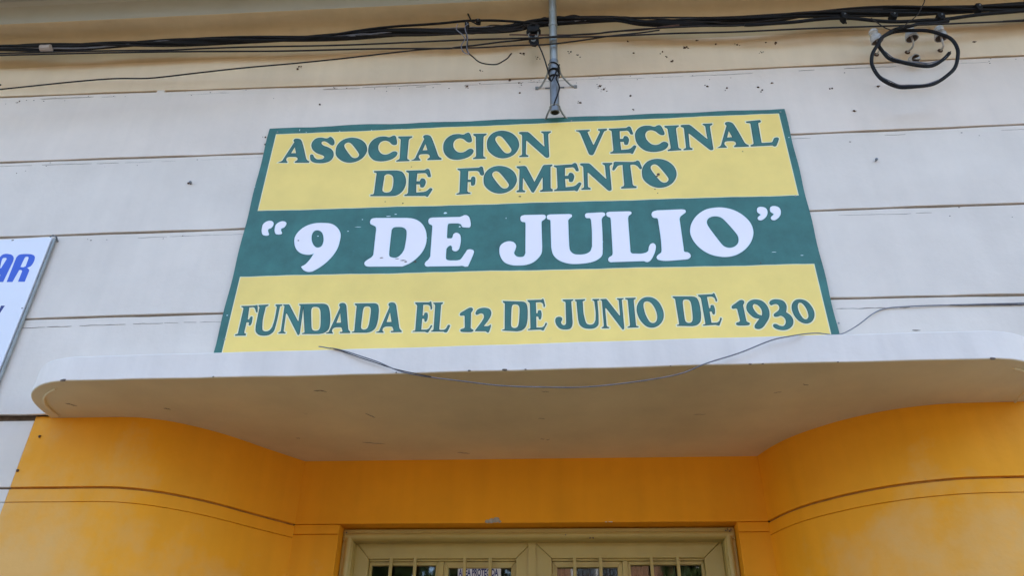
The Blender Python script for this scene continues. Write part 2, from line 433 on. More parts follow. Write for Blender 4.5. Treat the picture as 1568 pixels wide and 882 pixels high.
NAIL1 = (1.3966, 3.9007)
SPECKS0 = [(0.6628, 4.6872), (0.6524, 4.6797), (0.5408, 4.6604), (0.5588, 4.6187), (0.5802, 4.5872), (0.3749, 4.7477), (0.3992, 4.6593), (0.8079, 4.6982), (0.9114, 4.6873), (1.0524, 4.6943), (1.0207, 4.6233), (0.7158, 4.7312), (1.1003, 4.6891), (2.0306, 4.6333), (0.2222, 4.4329), (0.2371, 4.4091), (0.7306, 4.4031), (0.8202, 4.3865), (0.9656, 4.3837), (0.982, 4.364), (1.032, 4.4081), (1.3036, 4.3565), (1.5129, 4.3573), (1.3712, 4.2056), (0.3617, 4.3604), (0.3706, 4.2656), (-0.1667, 4.6938), (-0.1509, 4.6901), (-0.0798, 4.6584), (0.0873, 4.6883), (0.1223, 4.6617), (-0.3677, 4.5816), (-0.218, 4.5006), (-0.1727, 4.4799), (-0.4274, 4.4718), (0.2191, 4.4377), (0.2398, 4.4101), (0.1222, 4.3275), (-0.1677, 4.4098), (-1.3048, 4.6654), (-1.3079, 4.6491), (-1.1533, 4.3865), (-2.7364, 4.4983), (-1.3883, 4.1793), (-1.3796, 4.1331), (-1.6999, 3.9068)]
SPECKS1 = [(-1.9949, 2.6791), (-2.034, 2.5459)]
SCUFFS = [(-0.4877, 3.6763, 0.012, 0.007), (-0.7376, 3.6681, 0.014, 0.003), (-0.7068, 3.6777, 0.007, 0.003), (-0.852, 3.6545, 0.004, 0.003), (-0.8674, 3.6141, 0.018, 0.002), (-1.0372, 3.571, 0.006, 0.003), (-0.4209, 3.5991, 0.006, 0.005), (-1.2214, 4.207, 0.002, 0.01), (-1.1872, 4.1925, 0.006, 0.002), (-1.0254, 4.1905, 0.005, 0.002), (-0.8708, 4.1889, 0.004, 0.003), (-0.7264, 4.1878, 0.004, 0.003), (-0.3555, 4.0678, 0.004, 0.003), (0.0086, 4.1874, 0.004, 0.003), (-0.7562, 3.7955, 0.008, 0.005), (-0.2216, 3.6374, 0.002, 0.005), (0.186, 3.4979, 0.003, 0.004), (0.1298, 3.394, 0.005, 0.002), (0.8756, 3.421, 0.012, 0.002), (0.9839, 3.4011, 0.008, 0.002), (-1.3564, 3.1812, 0.005, 0.003), (-1.3747, 3.8617, 0.004, 0.003), (1.0466, 4.0463, 0.004, 0.004), (-0.9079, 3.5926, 0.005, 0.003), (-0.5588, 3.545, 0.002, 0.003)]
STAINS = [(-0.653, 3.4297, 0.012, 0.0025), (-0.6788, 3.4389, 0.01, 0.002), (-0.6413, 3.4226, 0.006, 0.003), (-0.7464, 3.4461, 0.008, 0.002), (-1.1202, 3.5496, 0.004, 0.003), (-0.5996, 3.4213, 0.005, 0.004), (0.4478, 3.8542, 0.007, 0.007), (0.4411, 3.8432, 0.005, 0.004), (-0.1631, 3.7541, 0.007, 0.003), (-0.6101, 3.81, 0.005, 0.002), (-0.6802, 3.7367, 0.004, 0.003), (-0.1643, 3.9551, 0.003, 0.003), (-0.7603, 3.7492, 0.003, 0.002), (0.8149, 3.3682, 0.002, 0.004), (0.4261, 3.7697, 0.003, 0.003), (0.4354, 3.7473, 0.003, 0.002), (0.8304, 3.9704, 0.003, 0.002), (-0.6598, 3.9486, 0.003, 0.002)]
SCREWS = [(0.0759, 4.1986), (-1.3287, 4.1997), (1.0615, 3.0822), (1.0366, 4.2057), (-1.3429, 3.0687), (1.014, 3.7087)]

# ---------------------------------------------------------------- ground and street
g = MB().add([(-300, -300, -0.16), (300, -300, -0.16), (300, 300, -0.16), (-300, 300, -0.16)], [(0, 1, 2, 3)]).build('ground', M['earth'], kind='structure')
g = MB().box(-40, 40, -11.5, -3.6, -0.20, -0.135).build('road', M['asphalt'], kind='structure')
g = MB().box(-40, 40, -3.6, 0.6, -0.20, 0.0).build('pavement', M['paving'], kind='structure', bevel=0.01)
g = MB().box(-40, 40, -14.5, -11.5, -0.20, 0.0).build('pavement', M['paving'], kind='structure', bevel=0.01)

# ---------------------------------------------------------------- the association building
XL, XR = -9.0, 9.0
bld = thing('association_building', 'plaster building with horizontal grooves, cream white above and ochre yellow round the doorway', 'building', (-0.16, 0.0, 0.0))
bld_parts = []
ZA = zfun([(-2.86, 4.536), (-2.02, 4.529), (-1.07, 4.517), (0.165, 4.509), (1.2, 4.514), (2.23, 4.524)])
ZB = zfun([(-2.68, 4.081), (-1.37, 4.076), (1.07, 4.074), (2.08, 4.084)])
ZC = zfun([(-2.5, 3.626), (-1.39, 3.632), (1.07, 3.636), (1.94, 3.642)])
ZD = zfun([(-2.24, 3.193), (-1.39, 3.200), (1.07, 3.201), (1.79, 3.197)])
ZT = lambda x: 4.752
ZE = lambda x: 2.765
GH = 0.011   # groove height
xs = [XL, -5, -3.6] + [-3.0 + 0.1 * i for i in range(56)] + [3.2, 5, XR]
def wob(x, s, a=0.0012):
    return a * (math.sin(x * 7.3 + s) + 0.6 * math.sin(x * 17.1 + 2 * s) + 0.5 * math.sin(x * 41.0 + 3 * s))
def course(lo, hi, s, name='wall_panel', m='wall'):
    f = [(x, 0.0006 * math.sin(3 * x + s)) for x in xs]
    return MB().strip(f, [(x, 0.0135) for x in xs],
                      lambda x: lo(x) + (GH / 2 if lo is not ZE else 0) + wob(x, s), lambda x: hi(x) - (GH / 2 if hi is not ZT else 0) + wob(x, s + 9)).build(name, M[m], bld, bevel=0.0022)
course(ZE, ZD, 1); course(ZD, ZC, 2); course(ZC, ZB, 3); course(ZB, ZA, 4, m='wall_warm_light'); course(ZA, ZT, 5, m='cream')
MB().strip([(x, 0.010) for x in xs], [(x, 0.30) for x in xs], 2.78, 5.40).build('backing_wall', M['joint'], bld)
# a filled-in place in the topmost groove
MB().box(-2.0195, -1.9784, 0.0002, 0.012, 4.518, 4.540).build('groove_filling', M['wall'], bld, bevel=0.002)

# cove and fascia above, under an unseen overhang shaped to shade them
prof = [(0.012, 4.75), (0.0, 4.75), (-0.006, 4.778), (-0.016, 4.800), (-0.032, 4.822), (-0.055, 4.841), (-0.088, 4.855), (-0.13, 4.864), (-0.176, 4.868), (-0.186, 4.872),
        (-0.190, 4.885), (-0.193, 5.00), (-0.21, 5.02), (-0.75, 5.04), (-0.77, 5.06), (-0.74, 5.56), (0.30, 5.60), (0.30, 4.85), (0.012, 4.85)]
v = []; f = []
n = len(prof)
for x in (XL, XR):
    v += [(x, y, z) for y, z in prof]
f = [tuple(range(n)), tuple(range(2 * n - 1, n - 1, -1))] + [(i, (i + 1) % n, (i + 1) % n + n, i + n) for i in range(n)]
cn = MB(); cn.v = v; cn.f = f; cn.mi = [0, 0] + [1 if i >= 9 and i <= 14 else 0 for i in range(n)]
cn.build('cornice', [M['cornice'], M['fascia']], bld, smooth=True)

# recessed entrance: plan paths (front faces)
left_pts = [(-2.04, 0.02), (-1.85, 0.02), (-1.68, 0.021), (-1.60, 0.034), (-1.524, 0.066), (-1.455, 0.115), (-1.387, 0.178), (-1.322, 0.256), (-1.261, 0.345), (-1.195, 0.436), (-1.125, 0.53)]
right_pts = [(0.812, 0.53), (0.843, 0.435), (0.881, 0.352), (0.925, 0.285), (0.976, 0.226), (1.04, 0.163), (1.112, 0.11), (1.19, 0.066), (1.273, 0.034), (1.36, 0.012), (1.47, 0.004), (1.72, 0.0)]
def dense(p, sub=4):
    return [(q.x, q.y) for q in spline([(a, b, 0) for a, b in p], sub)]
LP, RP = dense(left_pts), dense(right_pts)
def off(path, d, sgn=1):
    out = []
    for i, (x, y) in enumerate(path):
        a = path[max(i - 1, 0)]; b = path[min(i + 1, len(path) - 1)]
        tx, ty = b[0] - a[0], b[1] - a[1]
        l = math.hypot(tx, ty)
        out.append((x - ty / l * d, y + tx / l * d))
    return out
BANDS = [(2.483, 2.762), (2.4272, 2.4745), (0.0, 2.4255)]
for path, nm in ((LP, 'l'), (RP, 'r')):
    for (z0, z1) in BANDS:
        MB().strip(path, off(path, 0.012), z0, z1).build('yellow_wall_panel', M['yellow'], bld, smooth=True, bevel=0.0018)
    MB().strip(off(path, 0.0095), off(path, 0.12), 0.0, 2.765).build('yellow_wall_core', M['ochre_joint'], bld, smooth=True)
# white lower wall left and right of the yellow
for (a, b, y) in ((XL, -2.04, 0.02), (1.72, XR, 0.0)):
    for (z0, z1) in BANDS:
        z1 = z1 if z1 < 2.6 else 2.745
        MB().box(a, b, y, y + 0.012, z0, z1).build('lower_wall_panel', M['wall'], bld, bevel=0.002)
    MB().box(a, b, y + 0.0095, 0.30, 0.0, 2.78).build('lower_wall_core', M['crack'], bld)
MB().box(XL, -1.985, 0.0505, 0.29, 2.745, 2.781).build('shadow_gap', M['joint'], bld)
# wall at the back of the recess, with the door opening
DX0, DX1, DZ = -0.935, 0.690, 2.478
YB = 0.53
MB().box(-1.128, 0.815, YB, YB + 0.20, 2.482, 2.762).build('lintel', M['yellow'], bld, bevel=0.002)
for (a, b) in ((-1.128, DX0), (DX1, 0.815)):
    for (z0, z1) in ((2.4415, 2.4785), (0.0, 2.4385)):
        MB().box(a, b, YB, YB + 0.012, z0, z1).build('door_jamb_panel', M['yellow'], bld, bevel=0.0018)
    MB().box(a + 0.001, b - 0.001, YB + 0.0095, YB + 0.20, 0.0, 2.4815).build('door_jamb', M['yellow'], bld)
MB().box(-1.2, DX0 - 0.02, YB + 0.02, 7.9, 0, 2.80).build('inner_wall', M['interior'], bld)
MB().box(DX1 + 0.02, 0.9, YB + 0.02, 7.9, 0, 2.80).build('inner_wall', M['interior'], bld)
# rest of the shell
MB().box(XL, XR, 0.30, 8.0, 2.9, 5.55).build('upper_storey', M['wall'], bld)
MB().box(XL, XR, 7.9, 8.05, 0, 2.9).build('rear_wall', M['wall'], bld)
MB().box(XL - 0.15, XL, 0.012, 8.05, 0, 5.50).build('side_wall', M['wall'], bld)
MB().box(XR, XR + 0.15, 0.012, 8.05, 0, 5.50).build('side_wall', M['wall'], bld)

# canopy slab with rounded ends
cl = [(-1.980, 0.0), (-1.974, -0.07), (-1.957, -0.140), (-1.923, -0.200), (-1.865, -0.256), (-1.80, -0.288), (-1.73, -0.303)]
cr = [(1.40, -0.336), (1.47, -0.322), (1.54, -0.288), (1.596, -0.235), (1.63, -0.170), (1.648, -0.09), (1.655, 0.0)]
L2 = [(q.x, q.y) for q in spline([(a, b, 0) for a, b in cl], 5)]
R2 = [(q.x, q.y) for q in spline([(a, b, 0) for a, b in cr], 5)]
mid = [(-1.73 + (1.40 + 1.73) * i / 40, -0.303 - 0.033 * i / 40 + 0.0012 * math.sin(i * 1.3)) for i in range(1, 40)]
front = L2 + mid + R2
nf = len(front)
def zb(x): return 2.7545 + 0.0025 * math.sin(x * 2.1) + wob(x, 4, 0.0006)
def zt(x): return 2.850 + (x + 1.7) / 3.1 * 0.012 + 0.0012 * math.sin(x * 3)
back = [(x, 0.045) for x, y in front]
v = []
for (x, y) in front: v.append((x, y, zb(x)))
for (x, y) in front: v.append((x, y, zt(x)))
v += [(front[0][0], 0.045, 2.7545), (front[-1][0], 0.045, 2.7545), (front[0][0], 0.045, 2.87), (front[-1][0], 0.045, 2.87)]
f = [(i, i + 1, nf + i + 1, nf + i) for i in range(nf - 1)]
f += [tuple(range(nf, 2 * nf)) + (2 * nf + 3, 2 * nf + 2)]
f += [(0, nf, 2 * nf + 2, 2 * nf), (nf - 1, 2 * nf + 1, 2 * nf + 3, 2 * nf - 1)]
can = MB().add(v, f)
can.add([v[i] for i in range(nf)] + [v[2 * nf], v[2 * nf + 1]], [tuple(range(nf)) + (nf + 1, nf)], 1)
canopy = MB(); canopy.v = v; canopy.f = f + [tuple(range(nf)) + (2 * nf + 1, 2 * nf)]; canopy.mi = [0] * len(f) + [1]
can_o = canopy.build('canopy', [M['canopy'], M['soffit']], bld, smooth=True, bevel=0.004)
# ceiling of the recess carries on from the canopy underside
rec = [(-1.70, 0.045)] + [(-1.70, 0.30), (-1.25, 0.60), (0.9, 0.60), (1.45, 0.30), (1.45, 0.045)]
MB().prism_xy(rec, 2.7545, 2.90).build('recess_ceiling', M['soffit'], bld)
# plaster beads under the rounded ends
for pth in (cl, cr):
    q = []
    cx = -1.60 if pth is cl else 1.27
    for (x, y) in spline([(a, b, 0) for a, b in pth], 4) and [(p.x, p.y) for p in spline([(a, b, 0) for a, b in pth], 4)]:
        dx, dy = cx - x, 0.02 - y
        l = math.hypot(dx, dy)
        q.append((x + dx / l * 0.045, y + dy / l * 0.045 , 2.7525))
    if pth is cl: q = q[:-6]
    else: q = q[6:]
    MB().tube(q, [0.0045] * len(q), 8).build('drip_groove', M['soffit'], can_o, smooth=True)
# bare plaster chip over the door
mb = MB()
for dx, dz, r in ((0, 0.004, 0.013), (0.018, 0.007, 0.014), (-0.018, 0.001, 0.009), (0.034, 0.0, 0.007)):
    mb.blob((-0.302 + dx, 0.529, 2.487 + dz), r, 0.004, r * 0.8, n=9)
mb.build('plaster_chip', M['plaster'], bld, smooth=True)
mb = MB()
mb.blob((0.185, 0.5295, 2.483), 0.010, 0.002, 0.002)
mb.blob((0.165, 0.5295, 2.483), 0.005, 0.002, 0.002)
mb.build('plaster_chip', M['trim'], bld)

# hairline cracks that run below the grooves, in broken lengths
def hair(mb, x0, x1, zf, drop, w, keep, y=-0.0006, seed=0):
    rnd = random.Random(seed)
    x = x0
    while x < x1:
        l = rnd.uniform(0.04, 0.35)
        if rnd.random() < keep:
            k = max(2, int(l / 0.02))
            pts = [(x + l * i / k, zf(x) - drop + rnd.uniform(-1, 1) * 0.0011 + 0.002 * math.sin((x + l * i / k) * 5 + seed)) for i in range(k + 1)]
            ww = w * rnd.uniform(0.5, 1.2)
            vv = []
            for i, (a, b) in enumerate(pts):
                h = ww * (0.3 if i in (0, k) else rnd.uniform(0.5, 1.2)) / 2
                vv += [(a, y, b - h), (a, y, b + h), (a, y + 0.004, b + h), (a, y + 0.004, b - h)]
            ff = []
            for i in range(k):
                for q in range(4):
                    ff.append((4 * i + q, 4 * i + 4 + q, 4 * i + 4 + (q + 1) % 4, 4 * i + (q + 1) % 4))
            mb.add(vv, ff)
        x += l + rnd.uniform(0, 0.05)
mb = MB()
hair(mb, -3.2, 2.4, ZA, 0.030, 0.0016, 0.45, seed=1)
hair(mb, -3.2, 2.4, ZA, 0.022, 0.0022, 0.25, seed=11)
hair(mb, -3.2, 2.4, ZB, 0.028, 0.0014, 0.55, seed=2)
hair(mb, -3.2, 2.4, ZC, 0.030, 0.0014, 0.45, seed=3)
hair(mb, -2.24, -1.38, ZD, 0.041, 0.0022, 1.0, seed=4)
hair(mb, 1.07, 1.32, ZD, 0.047, 0.0040, 1.0, seed=5)
hair(mb, 1.35, 2.4, ZD, 0.05, 0.0012, 0.3, seed=6)
mb.build('wall_cracks', M['crack'], bld, kind='stuff')
mb = MB()
for (x, z) in SPECKS0:
    r = random.uniform(0.0028, 0.0062)
    mb.blob((x, -0.0015, z), r * random.uniform(0.7, 1.5), 0.004, r)
    for k in range(random.choice((0, 1, 2, 3))):
        q = random.uniform(0.0015, 0.003)
        mb.blob((x + random.uniform(-0.014, 0.014), -0.001, z + random.uniform(-0.016, 0.012)), q * 1.4, 0.002, q)
for (x, z) in SPECKS1:
    mb.blob((x, 0.0185, z), 0.006, 0.004, 0.006)
for k in range(100):
    x = random.uniform(-3.1, 2.4); z = random.choice((ZA, ZB, ZC, ZA))(x) - abs(random.gauss(0, 0.03)) - 0.008
    if -1.40 < x < 1.09 and z < 4.25: continue
    q = random.uniform(0.0012, 0.0024)
    mb.blob((x, -0.0006, z), q * random.uniform(1, 2.5), 0.0012, q, n=5)
mb.build('mud_specks', M['mud'], bld, kind='stuff')
# chips along the canopy's lower edge
mb = MB()
for x, s in ((-1.742, 1.6), (-1.2, 0.5), (-0.56, 0.5), (-0.31, 0.8), (-0.19, 1.3), (-0.12, 0.6), (0.62, 0.8), (0.66, 0.6), (1.385, 1.4), (0.36, 0.4), (0.9, 0.5)):
    yf = -0.303 - 0.033 * (x + 1.73) / 3.13
    mb.blob((x, yf - 0.0005, 2.757), 0.007 * s, 0.0022, 0.0032 * s)
mb.blob((1.345, -0.0005, 3.05), 0.016, 0.0015, 0.0028)
mb.build('canopy_chips', M['crack'], can_o, kind='stuff')

mb = MB()
def scratch(x0, y0, x1, y1, w, z=2.7535):
    pts = [(x0 + (x1 - x0) * i / 6, y0 + (y1 - y0) * i / 6 + random.uniform(-1, 1) * 0.004, z) for i in range(7)]
    mb.tube(pts, [w * q for q in (0.3, 0.8, 1.0, 0.7, 1.0, 0.6, 0.2)], 5)
for (x0, y0, x1, y1) in SCR: scratch(x0, y0, x1, y1, 0.0016)
for k in range(7):
    x = random.uniform(-1.4, 1.2); y = random.uniform(-0.25, 0.35); a = random.uniform(-0.5, 0.5); l = random.uniform(0.01, 0.05)
    scratch(x, y, x + l * math.cos(a), y + l * math.sin(a), 0.0009)
mb.build('soffit_scratches', M['joint'], can_o, kind='stuff')

# nails left in the wall
for (x, z), lb in ((NAIL0, 'rusty nail with chipped hole in the white wall left of the green sign'), (NAIL1, 'painted screw head in the white wall right of the green sign')):
    t = MB().lathe((x, 0.004, z), (0, -1, 0), [(0.0, 0.02), (0.004, 0.0195), (0.0065, 0.016), (0.0065, 0.013), (0.003, 0.012), (0.003, 0.0)], 12)
    o = t.build('wall_nail', M['darksteel'], None, smooth=True, loc=(x, 0, z))
    tag(o, lb, 'nail')

# ---------------------------------------------------------------- double door
dr = thing('double_door', 'khaki green metal double door with barred glass panes in the yellow recess', 'door', (-0.13, 0.6, 0.0))
YF = 0.585
fr = MB()
fr.box(DX0, DX1, YF + 0.012, YF + 0.10, 2.430, 2.4775)
fr.build('door_frame', M['olive'], dr, bevel=0.004)
MB().tube([(DX0 + 0.012, YF + 0.016, 2.447), (DX1 - 0.012, YF + 0.016, 2.447)], 0.0155, 14).build('frame_moulding', M['olive'], dr, smooth=True)
for a, s in ((DX0, 1), (DX1, -1)):
    x0, x1 = sorted((a + s * 0.001, a + s * 0.048))
    MB().box(x0, x1, YF + 0.013, YF + 0.10, 0.0, 2.4295).build('door_frame_post', M['olive'], dr, bevel=0.004)
    xm = a + s * 0.028
    MB().tube([(xm, YF + 0.016, 0.0), (xm, YF + 0.016, 2.452)], 0.0155, 14).build('frame_moulding', M['olive'], dr, smooth=True)
mb = MB()
for (x, z) in ((-0.919, 2.462), (0.652, 2.461), (0.66, 2.466), (0.667, 2.459), (0.672, 2.465), (0.1, 2.434), (0.113, 2.434), (-0.0, 2.447)):
    mb.blob((x, YF + 0.002, z), 0.004, 0.003, 0.0035)
mb.build('corner_rust', M['crack'], dr, kind='stuff')

YL = 0.648      # front face of the leaves
def leaf(x0, x1, glass, bars, mull, tops):
    lf = MB()
    ox0, ox1, oz = glass[0], glass[1], 2.368
    zt_, zb_ = 2.437, 0.02
    root = MB().prism_xz([(x0, zt_), (x1, zt_), (ox1, oz), (ox0, oz)], YL, YL + 0.045).build('door_leaf', M['olive'], dr, bevel=0.002)
    MB().prism_xz([(x0, zt_ - 0.001), (ox0 - 0.001, oz - 0.001), (ox0 - 0.001, 0.75), (x0, 0.65)], YL + 0.0008, YL + 0.045).build('stile', M['olive'], root, bevel=0.002)
    MB().prism_xz([(x1, zt_ - 0.001), (ox1 + 0.001, oz - 0.001), (ox1 + 0.001, 0.75), (x1, 0.65)], YL + 0.0008, YL + 0.045).build('stile', M['olive'], root, bevel=0.002)
    MB().box(x0, x1, YL + 0.001, YL + 0.044, 0.02, 0.749).build('kick_panel', M['olive'], root, bevel=0.002)
    # lip round the opening
    MB().box(ox0, ox1, YL + 0.012, YL + 0.045, oz - 0.008, oz + 0.002).build('opening_lip', M['olive'], root, bevel=0.001)
    proto = None
    for b in bars:
        if proto is None:
            proto = MB().box(b - 0.0065, b + 0.0065, YL - 0.004, YL + 0.008, 0.75, oz + 0.004).build('bar', M['olive'], root, bevel=0.0015)
            px = b
        else:
            c = proto.copy(); col.objects.link(c); c.location = (b - px, 0, 0); c.parent = root
    # two casements behind the bars
    ym = YL + 0.020
    MB().box(mull - 0.011, mull + 0.011, ym - 0.004, ym + 0.026, 0.75, oz - 0.0085).build('mullion', M['olive'], root, bevel=0.002)
    for (a, b, dz, yy) in ((ox0, mull - 0.0115, tops[0], ym), (mull + 0.0115, ox1, tops[1], ym)):
        w = 0.010 + dz
        fr = MB()
        fr.prism_xz([(a, oz - 0.009), (b, oz - 0.009), (b - w, oz - 0.012 - w), (a + w, oz - 0.012 - w)], yy, yy + 0.022)
        fr.prism_xz([(a, oz - 0.0095), (a + w, oz - 0.0125 - w), (a + w, 0.80), (a, 0.751)], yy + 0.0007, yy + 0.022)
        fr.prism_xz([(b, oz - 0.0095), (b - w, oz - 0.0125 - w), (b - w, 0.80), (b, 0.751)], yy + 0.0007, yy + 0.022)
        fr.box(a, b, yy + 0.001, yy + 0.021, 0.751, 0.80)
        fr.build('casement_frame', M['olive'], root, bevel=0.0015)
        MB().box(a + w - 0.004, b - w + 0.004, yy + 0.014, yy + 0.018, 0.79, oz - 0.012 - w + 0.004).build('pane', M['glass'], root)
    return root
lf1 = leaf(-0.888, -0.1375, (-0.826, -0.208), [-0.731, -0.629, -0.421, -0.315], -0.522, (0.001, 0.011))
lf2 = leaf(-0.1355, 0.641, (-0.059, 0.562), [0.034, 0.140, 0.348, 0.455], 0.241, (0.010, 0.001))
MB().box(-0.158, -0.125, YL - 0.006, YL - 0.0005, 0.02, 2.4365).build('meeting_strip', M['olive'], dr, bevel=0.002)
for xh in (-0.20,):
    MB().tube([(xh, YL, 1.05), (xh, YL - 0.05, 1.05), (xh + 0.10, YL - 0.05, 1.05)], 0.009, 10).build('handle', M['darksteel'], dr, smooth=True)
MB().box(-0.9, 0.66, YL + 0.02, YL + 0.06, 0.0, 0.019).build('threshold', M['darksteel'], dr)
# curtain inside, hung in folds behind the right-hand panes
cp = [(-0.02 + 0.01 * i, 0.86 + 0.018 * math.sin(i * 1.15) + 0.006 * math.sin(i * 2.7)) for i in range(60)]
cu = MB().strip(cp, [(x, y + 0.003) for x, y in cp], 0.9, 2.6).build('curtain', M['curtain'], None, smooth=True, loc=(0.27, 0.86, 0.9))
tag(cu, 'dark brown curtain hanging in folds behind the right glass panes of the door', 'curtain')

# printed notice behind the bars (letters as flat print)
nt = thing('alarm_notice', 'small white notice with blue lettering on the left door glass', 'notice', (-0.395, 0.680, 2.31))
YN = 0.6795
nb = MB().box(-0.452, -0.272, YN, YN + 0.002, 2.22, 2.345).build('notice_plate', M['banner'], nt, bevel=0.0005)
MB().box(-0.446, -0.278, YN - 0.0006, YN, 2.2815, 2.2845).build('red_line', M['red'], nb)
for (a, b, c, d) in ((-0.449, -0.275, 2.341, 2.3425), (-0.449, -0.275, 2.224, 2.2255)):
    MB().box(a, b, YN - 0.0006, YN, c, d).build('border_line', M['navy'], nb)
def font_text(body, size, x, y, z, material, parent, name='lettering', sx=1.0, bold=0.0):
    cu = bpy.data.curves.new('t', 'FONT')
    cu.body = body; cu.size = size; cu.extrude = 0.0003; cu.offset = bold
    cu.resolution_u = 3
    o = bpy.data.objects.new('t', cu)
    col.objects.link(o)
    bpy.context.view_layer.update()
    me = bpy.data.meshes.new_from_object(o.evaluated_get(bpy.context.evaluated_depsgraph_get()))
    bpy.data.objects.remove(o)
    b = base_of(parent)
    me.transform(Matrix.Translation((x - b.x, y - b.y, z - b.z)) @ Matrix.Rotation(R(90), 4, 'X') @ Matrix.Diagonal((sx, 1, 1, 1)))
    me.materials.clear(); me.materials.append(material)
    q = bpy.data.objects.new(name, me); col.objects.link(q); q.parent = parent
    return q
font_text('AREA PROTEGIDA', 0.040, -0.4475, YN - 0.0005, 2.305, M['navy'], nb, sx=0.50, bold=0.0012)

